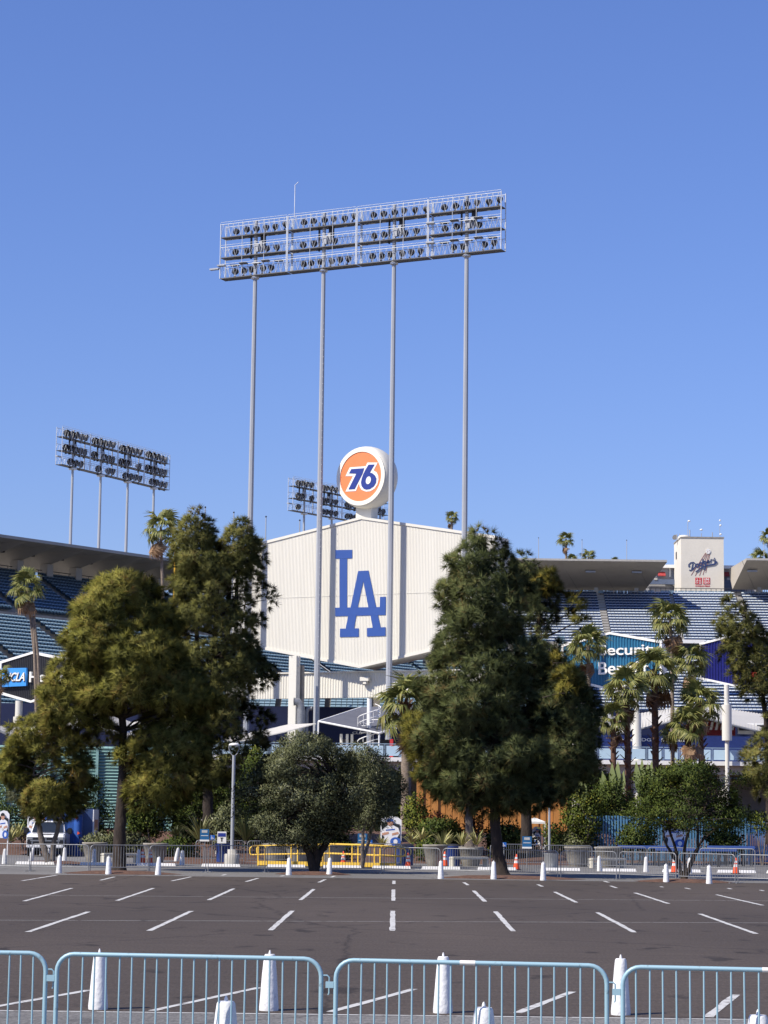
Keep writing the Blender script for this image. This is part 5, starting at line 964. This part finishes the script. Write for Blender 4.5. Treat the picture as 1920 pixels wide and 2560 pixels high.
# broad paddle leaves
M_pad = leafmat('paddle_leaves', G(.05, .08, .025), G(.12, .16, .05), G(.22, .26, .10), None, .2)
for (px, py, d, lab, hs) in ((1535, 1975, 150, 'broad-leaved bird of paradise plant under the small palm', [(1505, 1925), (1530, 1905), (1545, 1900), (1560, 1925), (1500, 1945)]), (1605, 1975, 151, 'dark broad-leaved plant between the shaggy palms', [(1590, 1900), (1605, 1895), (1620, 1905), (1630, 1900), (1645, 1920)]), (1450, 1990, 148, 'broad-leaved plant right of the big right pine', [(1435, 1945), (1450, 1935), (1462, 1950)])):
    b = at(px, py, d); b.z = 1.35; t = thing('paddle_plant', lab, 'plant', b, 0, 'broad-leaved plants')
    for x, y in hs:
        e = at(x, y, d)-b; m = e*.55; s = e.cross(Vector((0, 1, 0))).normalized()*.22+Vector((0, .12, 0)); k = e*.8
        mb = MB(); mb.tube([(0, 0, 0), tuple(m)], .035, 5); st = mb.build('leaf_stalk', M_pad, t)
        mkobj('leaf', npmesh('leaf', [tuple(m), tuple(m+(k-m)*.35-s*.75), tuple(k-s), tuple(e), tuple(k+s), tuple(m+(k-m)*.35+s*.75)], [(0, 1, 2, 3), (0, 3, 4, 5)], [.4, .6, .7, .9, .6, .5]), M_pad, t)
# ================================================================== PROPS ALONG THE ROAD
M_orange = mat('cone_orange', (.80, .09, .02), .55, var=.1); M_reflect = mat('cone_band', (.75, .74, .72), .5)
def cone(label, p, group='traffic cones'):
    t = thing('traffic_cone', label, 'traffic cone', p, random.uniform(-.3, .3), group)
    MB().box((0, 0, .02), (.38, .38, .04)).build('base', M_dark, t); MB().lathe([(.16, .04), (.125, .25), (.11, .32)], n=14).build('body', M_orange, t)
    MB().lathe([(.11, .32), (.09, .44)], n=14).build('band', M_reflect, t); MB().lathe([(.09, .44), (.08, .5)], n=14).build('body', M_orange, t); MB().lathe([(.08, .5), (.065, .6)], n=14).build('band', M_reflect, t); MB().lathe([(.065, .6), (.03, .72), (.02, .73)], n=14).build('tip', M_orange, t); return t
CN = [(356, 2161, 'behind the left pine trunk, left of two'), (375, 2161, 'behind the left pine trunk, right of two'), (858, 2167, 'in front of the yellow ramp'), (1020, 2171, 'right of the yellow ramp end'), (1112, 2166, 'left of the low bench'), (1291, 2175, 'right of the big right pine trunk'), (1686, 2182, 'behind the stems of the right olive'), (1840, 2185, 'near the right edge, with a grey top')]
c0 = None
for px, py, w in CN:
    lab = f'orange and white traffic cone {w}'; p = ground(px, py)
    if c0 is None: c0 = cone(lab, p)
    else: copy_tree(c0, lab, p, random.uniform(-.3, .3))
def bench(label, px0, px1, py, h=.5):
    a, b = ground(px0, py), ground(px1, py); L = (b-a).length; t = thing('bench', label, 'bench', a, math.atan2((b-a).y, (b-a).x), 'concrete benches'); M_b = mat('pale_concrete', (.55, .52, .44), .85, var=.1, bump=.2)
    MB().box((L/2, 0, h-.06), (L, .42, .13)).build('seat', M_b, t, None, .03)
    for x in (.07, L-.07): MB().box((x, 0, (h-.12)/2), (.13, .4, h-.12)).build('leg', M_b, t, None, .02)
bench('pale concrete bench half hidden behind the left pine trunk', 255, 343, 2157, .46); bench('pale concrete bench in front of the round planters', 1127, 1217, 2168); bench('pale concrete bench behind the barriers right of centre', 1475, 1560, 2171)
def planter(label, px, py, d, r, h, m, bowl=True):
    p = foot(px, py, d); t = thing('planter', label, 'planter', p, 0, 'round planters')
    MB().lathe([(r*.62, 0), (r*.78, h*.3), (r*.97, h*.9), (r*1.02, h*.92), (r*1.02, h), (r*.9, h), (r*.88, h-.08)] if bowl else [(r*.8, 0), (r, h*.9), (r*1.05, h), (r*.9, h), (r*.88, h-.08)], n=24).build('bowl', m, t); MB().lathe([(r*.88, h-.12), (r*.3, h-.04)], n=16).build('soil', M_mulch, t)
M_pot = mat('shade_toned_planter_concrete', (.25, .23, .195), .9, var=.35, scale=3, bump=.3)  # base tone darkened to stand for the shade over the planters
planter('wide concrete planter left of the big left pine', 236, 2150, 114, .62, .95, M_pot); planter('round concrete planter right of the big left pine', 388, 2150, 114, .62, .95, M_pot); planter('tall concrete planter left of the low bench', 1088, 2150, 114, .62, 1.05, M_pot); planter('wide concrete planter behind the low bench', 1176, 2150, 115.5, .66, .95, M_pot); planter('dark planter behind the yellow ramp, left', 745, 2140, 119, .7, .95, M_concdark); planter('dark planter behind the yellow ramp, centre', 690, 2140, 119.5, .7, .95, M_concdark); planter('grey planter by the second barrier row right', 1445, 2150, 117, .7, 1.0, M_pot); planter('grey planter behind the second barrier row, next to the bench', 1520, 2150, 117, .7, 1.0, M_pot); planter('dark planter behind the yellow ramp, right', 830, 2140, 119, .7, .95, M_concdark)
def bin_(label, px, py, d, r=.36, h=1.05, m=None):
    t = thing('trash_bin', label, 'trash bin', foot(px, py, d), 0, 'trash bins'); MB().lathe([(r*.9, 0), (r, h*.85), (r*1.05, h*.87), (r*1.05, h*.92)], n=16).build('barrel', m, t); MB().lathe([(r*1.0, h*.92), (r*.8, h), (r*.3, h+.03)], n=16).build('lid', M_dark, t)
M_binb = mat('bin_blue', (.02, .05, .22), .45); M_bins = mat('bin_steel', (.45, .46, .46), .4, .5)
bin_('blue trash bin beside the lamp post', 557, 2150, 113, m=M_binb); bin_('blue trash bin at the right end of the yellow ramp', 1003, 2160, 112, m=M_binb); bin_('second blue trash bin beside the ramp end', 1016, 2155, 114.5, m=M_binb); bin_('blue trash bin between the two planters', 1133, 2155, 115.5, m=M_binb); bin_('steel trash bin at the foot of the slim grey pole', 1378, 2170, 108, .34, .85, M_bins)
# lamp post
b = ground(579, 2166); t = thing('lamp_post', 'grey lamp post on a round concrete base left of the central olive', 'lamp post', b); zt_ = at(581, 1888, b.y).z
MB().lathe([(.36, 0), (.36, .55), (.33, .58), (.22, .58), (.22, .78), (.1, .79)], n=20).build('base', M_conc, t); MB().lathe([(.085, .75), (.075, zt_)], n=12).build('pole', M_polegrey, t)
for s in (-1, 1): MB().tube([(s*.03, 0, zt_-.05), (s*.15, 0, zt_+.08), (s*.24, 0, zt_+.3), (s*.24, 0, zt_+.45)], .02, 6).build('arm', M_polegrey, t)
MB().lathe([(.24, .0), (.26, .03), (.22, .08), (.08, .12)], (0, 0, zt_+.45), 20).build('lamp_head', M_white, t)
p = foot(1373, 2150, 113); t = thing('sign_pole', 'slim bare grey pole right of the big right pine', 'pole', p); z = at(1373, 1990, 113).z; MB().lathe([(.06, 0), (.05, z)], n=10).build('pole', M_polegrey, t); MB().lathe([(.16, 0), (.16, .06), (.07, .1)], n=12).build('base', M_galv, t)
# small signs standing on the barriers
M_sb = mat('sign_blue', (.02, .12, .28), .45, var=.05); M_ib = mat('access_blue', (.02, .12, .45), .45)
def psign(label, px0, px1, py0, py1, d, m, kind):
    a, b = at(px0, py1, d), at(px1, py0, d); w, h = b.x-a.x, b.z-a.z; t = thing('sign', label, 'sign', (a.x+w/2, d, 0)); UXX = Vector((1, 0, 0)); z = a.z
    MB().box((0, 0, z+h/2), (w, .03, h)).build('panel', m, t); MB().tube([(0, .03, 0), (0, .03, z+h)], .025, 6).build('post', M_galv, t); Z0 = Vector((0, 0, 0))
    if kind == 'box': MB().box((0, -.02, z+h*.78), (w*.62, .012, h*.24)).build('emblem_panel', mat('pale_emblem', (.45, .45, .44), .6), t); MB().box((0, -.02, z+h*.38), (w*.8, .012, h*.05)).build('white_line', M_white, t); MB().box((0, 0, z-.04), (w*1.05, .06, .08)).build('foot_rail', M_white, t)
    if kind == 'wheel':
        mb = MB(); n = Vector((0, -1, 0)); f = lambda x, y: Vector((x*w, -.02, z+y*h)); ribbon(mb, [f(-.12, .62), f(-.08, .38), f(.15, .38), f(.25, .15)], w*.1, n, .01); ribbon(mb, [f(-.14+.0, .45), f(-.25, .28), f(-.1, .12), f(.1, .2)], w*.09, n, .01); mb.prism([f(-.15+.08*math.cos(q), .78+.09*math.sin(q)) for q in np.linspace(0, 2*pi, 9)[:-1]], n*.01); mb.build('wheelchair_symbol', M_white, t)
    if kind == 'acc': MB().box((0, -.02, z+h*.72), (w*.86, .012, h*.3)).build('blue_header', mat('header_blue', (.02, .04, .25), .5), t); MB().box((0, -.02, z+h*.3), (w*.12, .012, h*.3)).build('arrow', M_dark, t); MB().box((0, -.02, z+h*.45), (w*.3, .012, h*.07)).build('arrow', M_dark, t)
psign('blue notice sign at the tall loose pine trunk', 500, 523, 2073, 2099, 112.5, M_sb, 'box'); psign('wheelchair sign beside the left blue notice', 525, 537, 2088, 2099, 112.4, M_ib, 'wheel'); psign('white entry sign with a blue header beside the lamp post', 543, 566, 2079, 2108, 111.8, M_white, 'acc')
psign('blue notice sign above the yellow ramp', 894, 918, 2084, 2111, 113, M_sb, 'box'); psign('wheelchair sign above the right end of the yellow ramp', 920, 931, 2100, 2111, 113, M_ib, 'wheel'); psign('blue notice sign below the white tent', 1306, 1329, 2091, 2117, 112, M_sb, 'box'); psign('wheelchair sign right of the big right pine trunk', 1254, 1266, 2106, 2117, 112, M_ib, 'wheel')
# yellow ramp railing
YR = mat('railing_yellow', (.80, .52, .07), .5, var=.1); a, b = ground(645, 2164, .0), ground(992, 2170, .0); d = (b-a); L = d.length; t = thing('ramp_railing', 'yellow pipe railing along a low ramp behind the central olive', 'railing', a, math.atan2(d.y, d.x)); 
def zz(x): return .12+.10*min(1, max(0, x/(L*.6)))-(.0)
for yy in (0, 1.3):
    pts = [(-.35, yy, .50), (-.42, yy, .60), (-.42, yy, .80), (-.30, yy, .92), (0, yy, .93), (L*.5, yy, 1.06), (L*.75, yy, 1.04), (L, yy, .95), (L+.32, yy, .92), (L+.42, yy, .80), (L+.40, yy, .62), (L+.3, yy, .55)]
    MB().tube(pts, .035, 8).build('top_rail', YR, t); MB().tube([(-.35, yy, .50), (0, yy, .52), (L*.5, yy, .62), (L, yy, .54), (L+.3, yy, .55)], .03, 8).build('mid_rail', YR, t)
    for f in (0, .24, .43, .47, .68, .84, .99): MB().tube([(L*f, yy, 0), (L*f, yy, .95+.1*math.sin(f*pi))], .035, 7).build('post', YR, t)
MB().box((L*.5, -.12, .13), (L*1.0, .15, .2)).build('kerb', YR, t); MB().box((L*.5, .65, .09), (L, 1.3, .18)).build('ramp', M_conc, t)
# blue entrance gate block
q = foot(165, 2110, 129); t = thing('entrance_kiosk', 'royal blue entrance block with a round column and white number', 'kiosk', q); M_gb = mat('gate_blue', (.03, .10, .36), .5, var=.06); o_ = Vector(q)
a, b = at(107, 2112, 129), at(186, 2022, 129); MB().box(((a.x+b.x)/2, 130.2, b.z/2), (b.x-a.x, 1.4, b.z)).build('wall', M_gb, t, o_)
a2, b2 = at(114, 2022, 129), at(186, 2003, 129); MB().box(((a2.x+b2.x)/2, 130, (a2.z+b2.z)/2), (b2.x-a2.x, 1.2, b2.z-a2.z)).build('header', M_gb, t, o_)
c = at(194, 2110, 128.6); MB().lathe([(.24, 0), (.24, b.z+.1)], (c.x, 128.6, 0), 18).build('column', M_gb, t, o_)
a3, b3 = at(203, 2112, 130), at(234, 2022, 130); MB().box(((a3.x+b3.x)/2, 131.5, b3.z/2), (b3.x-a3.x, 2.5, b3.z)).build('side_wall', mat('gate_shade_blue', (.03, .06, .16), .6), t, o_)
p = at(137, 2017, 129); text_obj('64', 'number', M_white, t, o_, Vector((p.x, 129.38, p.z)), Vector((1, 0, 0)), UZ, .36, .22, .02, 0, .02)
for x, y in ((121, 2010), (180, 2016), (192, 2045), (196, 2083), (108, 2046)): p = at(x, y, 128.3); mb = MB(); mb.prism([p+Vector((-.07, 0, -.09)), p+Vector((.09, 0, 0)), p+Vector((-.05, 0, .1))], (0, .03, 0)); mb.build('red_pennant', M_orange, t, o_)
# teal louvred building
q = foot(230, 2080, 146); t = thing('louvred_building', 'pale teal louvred building behind the left trees', 'building', q); o_ = Vector(q); M_lv = mat('teal_louvre', (.22, .37, .34), .5, var=.1); a, b = at(-30, 2085, 146), at(432, 1872, 146)
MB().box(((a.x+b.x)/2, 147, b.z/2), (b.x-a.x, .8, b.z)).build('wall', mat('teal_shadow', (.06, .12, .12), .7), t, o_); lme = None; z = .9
while z < b.z:
    if lme is None: o = MB().box((0, 0, 0), (b.x-a.x, .22, .11), 0, Matrix.Rotation(R(35), 3, 'X')).build('louvre_slat', M_lv, t); lme = o.data
    else: o = mkobj('louvre_slat', lme, None, t)
    o.location = ((a.x+b.x)/2-q.x, 146.4-q.y, z); z += .2
for px in (10, 120, 240, 345, 395, 428): p = at(px, 1980, 146); MB().box((p.x, 146.15, b.z/2), (.18, .2, b.z)).build('mullion', M_lv, t, o_)
# orange timber wall
q = foot(1230, 2060, 148); t = thing('timber_wall', 'orange brown vertical board wall behind the right pines', 'wall', q); a, b = at(1040, 2066, 148), at(1410, 1940, 148); x = a.x; M_tb = mat('orange_timber', (.46, .20, .05), .6, var=.25, scale=2, stretch=(3, 3, .4))
while x < b.x:
    w = random.uniform(.42, .5); dp = random.choice([0, .08, .12]); MB().box((x+w/2-q.x, dp, b.z/2), (w-.03, .08, b.z+random.uniform(-.05, .05))).build('board', M_tb, t); x += w
MB().box(((a.x+b.x)/2-q.x, .3, b.z/2), (b.x-a.x, .1, b.z-.2)).build('backing', M_dark, t)
# blue picket fence and gate on the right
q = foot(1700, 2130, 131); t = thing('picket_fence', 'light blue steel picket fence behind the right olive', 'fence', q); M_pk = mat('fence_blue', (.09, .22, .36), .45, var=.1); a, b = at(1465, 2130, 131), at(1868, 2028, 131); x = a.x; pm = None
while x < b.x:
    if pm is None: o = MB().box((0, 0, 1.35), (.10, .05, 2.5)).build('picket', M_pk, t); pm = o.data
    else: o = mkobj('picket', pm, None, t)
    o.location = (x-q.x, 0, random.uniform(-.02, .02)); x += .165
for z in (.35, 2.35): MB().box(((a.x+b.x)/2-q.x, .05, z), (b.x-a.x, .05, .08)).build('rail', M_pk, t)
q = foot(1895, 2130, 128); t = thing('gate', 'blue steel gate of narrow bars at the right edge', 'gate', q); M_gt = mat('gate_steel_blue', (.05, .16, .36), .45, var=.1); a, b = at(1870, 2150, 128), at(1965, 2060, 128); zt2 = b.z+.15
for px, w in ((1872, .12), (1960, .12)): p = at(px, 2100, 128); MB().box((p.x-q.x, 0, zt2/2), (w, .12, zt2)).build('post', M_pk, t)
for z in (.2, zt2-.35, zt2-.08): MB().box(((a.x+b.x)/2-q.x, 0, z), (b.x-a.x, .06, .08)).build('rail', M_gt, t)
x = a.x+.1; pm = None
while x < b.x-.1:
    if pm is None: o = MB().box((0, .02, zt2/2), (.055, .05, zt2-.3)).build('bar', M_gt, t); pm = o.data
    else: o = mkobj('bar', pm, None, t)
    o.location = (x-q.x, 0, 0); x += .10
# long blue tables
for i, (x0, x1, py, d) in enumerate(((1545, 1700, 2117, 122), (1640, 1840, 2123, 120), (1770, 1885, 2118, 123))):
    a, b = at(x0, py, d), at(x1, py, d); q = Vector(((a.x+b.x)/2, d, 0)); t = thing('long_table', f'long blue covered table behind the right barriers, {("left", "middle", "right")[i]} one', 'table', q, 0, 'blue tables behind the right barriers'); L = b.x-a.x; h = a.z
    MB().box((0, 0, h), (L, .75, .16)).build('table_top', mat('table_blue', (.05, .10, .30), .5, var=.1), t, None, .02)
    for xx in np.linspace(-L/2+.15, L/2-.15, 6): 
        for yy in (-.3, .3): MB().tube([(xx, yy, 0), (xx, yy, h)], .035, 6).build('leg', M_dark, t)
# white tent
q = foot(1338, 2110, 128); t = thing('canopy_tent', 'small white canopy tent at the right pine trunk', 'tent', q); a, b = at(1304, 2106, 128), at(1354, 2044, 128); w = b.x-a.x; z1 = at(1330, 2059, 128).z
for x in (-w/2, w/2):
    for y in (0, 1.2): MB().tube([(x, y, 0), (x, y, z1)], .035, 6).build('leg', M_white, t)
MB().add([(-w/2, 0, z1), (w/2, 0, z1), (w/2, 1.2, z1), (-w/2, 1.2, z1), (-w/2, 0, z1-.02), (w/2, 0, z1-.02), (0, .6, b.z+.0), (-w/2, 0, z1+.12), (w/2, 0, z1+.12), (w/2, 1.2, z1+.12), (-w/2, 1.2, z1+.12)], [(0, 1, 8, 7), (1, 2, 9, 8), (2, 3, 10, 9), (3, 0, 7, 10), (7, 8, 6), (8, 9, 6), (9, 10, 6), (10, 7, 6)]).build('roof', M_white, t)
# player posters
M_skin = mat('poster_skin', (.55, .30, .20), .6); M_pdk = mat('poster_dark', (.02, .025, .03), .5); M_pw = mat('poster_white', (.82, .82, .82), .5, var=.05); M_pb = mat('poster_blue', (.04, .12, .45), .5); M_pr = mat('poster_red', (.6, .03, .05), .5)
def poster(label, x0, x1, y0, y1, d, num=None, flip=False, cap=None, flat=True):
    a, b = at(x0, y1, d), at(x1, y0, d); w, h = b.x-a.x, b.z-a.z; q = Vector(((a.x+b.x)/2, d, 0)); t = thing('poster_stand', label, 'poster', q, 0, 'cut-out posters'); z0 = a.z; sg = -1 if flip else 1
    f = lambda x, y, l: Vector((sg*(x-.5)*w, -.02-l, z0+y*h))
    def pl2(nm, pts, m, l): mb = MB(); mb.prism([f(x, y, l) for x, y in pts], (0, -.008, 0)); mb.build(nm, m, t)
    arch = [(0, 0), (1, 0), (1, .86), (.8, .97), (.5, 1), (.2, .95), (0, .9)]; mb = MB(); mb.prism([f(x, y, -.03) for x, y in arch], (0, .04, 0)); mb.build('board', M_pw, t)
    pl2('backdrop', [(.06, .02), (.92, .02), (.92, .72), (.06, .8)], M_pdk, .002)
    pl2('jersey', [(.12, .02), (.72, .02), (.80, .28), (.93, .42), (.85, .60), (.62, .68), (.35, .68), (.12, .58), (.02, .40), (.18, .30)], M_pw, .012); pl2('forearm', [(.55, .34), (.88, .40), (.84, .47), (.55, .42)], M_skin, .02); pl2('forearm', [(.1, .34), (.4, .40), (.38, .47), (.06, .42)], M_skin, .022)
    E = lambda cx, cy, rx, ry, a0=0, a1=2*pi, n=16: [(cx+rx*math.cos(q_), cy+ry*math.sin(q_)) for q_ in np.linspace(a0, a1, n)]
    pl2('face', E(.46, .77, .15, .11)[:-1], M_skin, .025); pl2('cap', E(.45, .81, .18, .10, 0, pi)+[(.22, .80)], cap or M_pdk, .032); pl2('lettering_line', [(.25, .50), (.68, .53), (.68, .57), (.25, .54)], M_pb, .02)
    pl2('round_badge', E(.72, .14, .26, .15)[:-1], M_pb, .04); pl2('badge_mark', E(.72, .14, .10, .08)[:-1], M_pw, .05)
    if num: text_obj(num, 'number', M_pr, t, Vector((0, 0, 0)), Vector(((.02-.5)*w if not flip else -.48*w, -.05, z0+.84*h)), Vector((1, 0, 0)), UZ, .26*w, .10*h, .005, 0, .03)
    for x in (.08, .92): p = f(x, 0, -.03); MB().tube([(p.x, .02, 0), (p.x, .02, z0+.3)], .03, 6).build('leg', M_pw, t)
poster('cut-out poster of a player in white at the left edge', -8, 24, 2026, 2096, 128.5, None); poster('cut-out poster numbered 34 behind the pickup', 67, 107, 2024, 2098, 128.8, '34', True); poster('cut-out poster of a batter in white and blue behind the ramp', 951, 1004, 2040, 2114, 125, None, False, M_pb); poster('cut-out poster numbered 96 behind the right olive', 1661, 1714, 2048, 2118, 126, '96'); poster('cut-out poster standing inside the white tent', 1331, 1353, 2066, 2114, 128.7, None, True, M_pb)
p = foot(238, 2090, 129.5); t = thing('poster_stand', 'cut-out poster seen edge on right of the blue entrance block', 'poster', p, R(70), 'cut-out posters'); z0, z1 = at(238, 2092, 129.5).z, at(238, 2024, 129.5).z; MB().box((0, 0, (z0+z1)/2), (.6, .06, z1-z0)).build('board', M_pw, t, None, .02); MB().box((0, -.04, (z0+z1)/2-.1), (.4, .02, .6)).build('figure', M_skin, t)
# white pickup truck facing the viewer
q = ground(112, 2141.5); t = thing('pickup_truck', 'white crew cab pickup truck facing the viewer on the left', 'truck', q, R(3.2)); M_car = mat('car_white', (.80, .80, .79), .22, 0, var=.02, spec=.6); M_tr = mat('black_trim', (.015, .015, .017), .4, var=.2); M_wind = mat('windscreen', (.02, .025, .03), .08, 0, var=.1, spec=.8); M_ch = mat('chrome_grey', (.35, .36, .37), .25, .8)
W2 = 1.02
body = MB(); pr = [(0, .55), (-.06, .8), (-.02, 1.12), (.12, 1.20), (1.35, 1.27), (5.7, 1.27), (5.75, .62), (.2, .50)]
body.prism([(-W2, y, z) for y, z in pr], (2*W2, 0, 0)); body.build('body', M_car, t, None, .05)
cab = MB(); lo = [(-.95, 1.3), (.95, 1.3), (.95, 3.75), (-.95, 3.75)]; hi = [(-.80, 1.95), (.80, 1.95), (.80, 3.6), (-.80, 3.6)]; cab.add([(x, y, 1.26) for x, y in lo]+[(x, y, 1.93) for x, y in hi], [(3, 2, 1, 0), (4, 5, 6, 7), (0, 1, 5, 4), (1, 2, 6, 5), (2, 3, 7, 6), (3, 0, 4, 7)]); cab.build('cab', M_car, t, None, .05)
MB().add([(-.86, 1.33, 1.31), (.86, 1.33, 1.31), (.74, 1.86, 1.86), (-.74, 1.86, 1.86)], [(0, 1, 2, 3)]).build('windscreen', M_wind, t).location = (0, -.035, .0)
for s in (-1, 1):
    for y0_, y1_ in ((1.65, 2.55), (2.65, 3.5)): MB().prism([(s*.955, y0_, 1.33), (s*.955, y1_, 1.33), (s*.84, y1_-.02, 1.82), (s*.84, y0_+.25, 1.82)], (s*.01, 0, .0)).build('side_window', M_wind, t)
    for y in (1.05, 4.55):
        w = MB().lathe([(.30, -.13), (.41, -.12), (.42, 0), (.41, .12), (.30, .13)], (s*.86, y, .42), 20, ax=(1, 0, 0)).build('wheel', mat('tyre', (.02, .02, .02), .9), t); MB().lathe([(.24, -.02), (.22, .02)], (s*1.0, y, .42), 14, ax=(1, 0, 0)).build('rim', M_ch, w)
        MB().lathe([(.50, -.02), (.50, .03)], (s*1.005, y, .50), 20, ax=(1, 0, 0)).build('wheel_arch', M_tr, t)
    MB().box((s*.83, -.05, .98), (.32, .1, .15)).build('headlight', mat('headlight_glass', (.25, .26, .27), .1), t, None, .02); MB().box((s*.86, -.06, .76), (.24, .06, .26)).build('lamp_recess', M_tr, t)
    mi = MB().box((s*1.2, 1.5, 1.38), (.26, .14, .34)).build('mirror', M_tr, t, None, .04); MB().box((s*1.03, 1.5, 1.32), (.14, .06, .06)).build('mirror_arm', M_tr, mi)
MB().box((0, -.06, .94), (1.32, .08, .20)).build('grille', M_tr, t); MB().box((0, -.09, .86), (1.62, .05, .07)).build('grille_bar', M_ch, t); MB().box((0, -.075, .72), (1.36, .08, .20)).build('lower_grille', M_tr, t)
MB().box((0, -.12, .55), (2.0, .24, .17)).build('bumper', mat('bumper_white', (.72, .72, .71), .3), t, None, .04); MB().box((0, .0, .40), (1.7, .2, .2)).build('air_dam', M_tr, t); MB().box((0, .45, 1.235), (1.0, .7, .05)).build('bonnet_scoop', M_car, t, None, .02); MB().box((0, .09, 1.205), (.62, .05, .05)).build('scoop_opening', M_tr, t); MB().box((0, -.1, .95), (.16, .04, .07)).build('emblem', M_ch, t)
MB().box((0, 2.6, .42), (1.5, 4.6, .22)).build('chassis', M_tr, t)
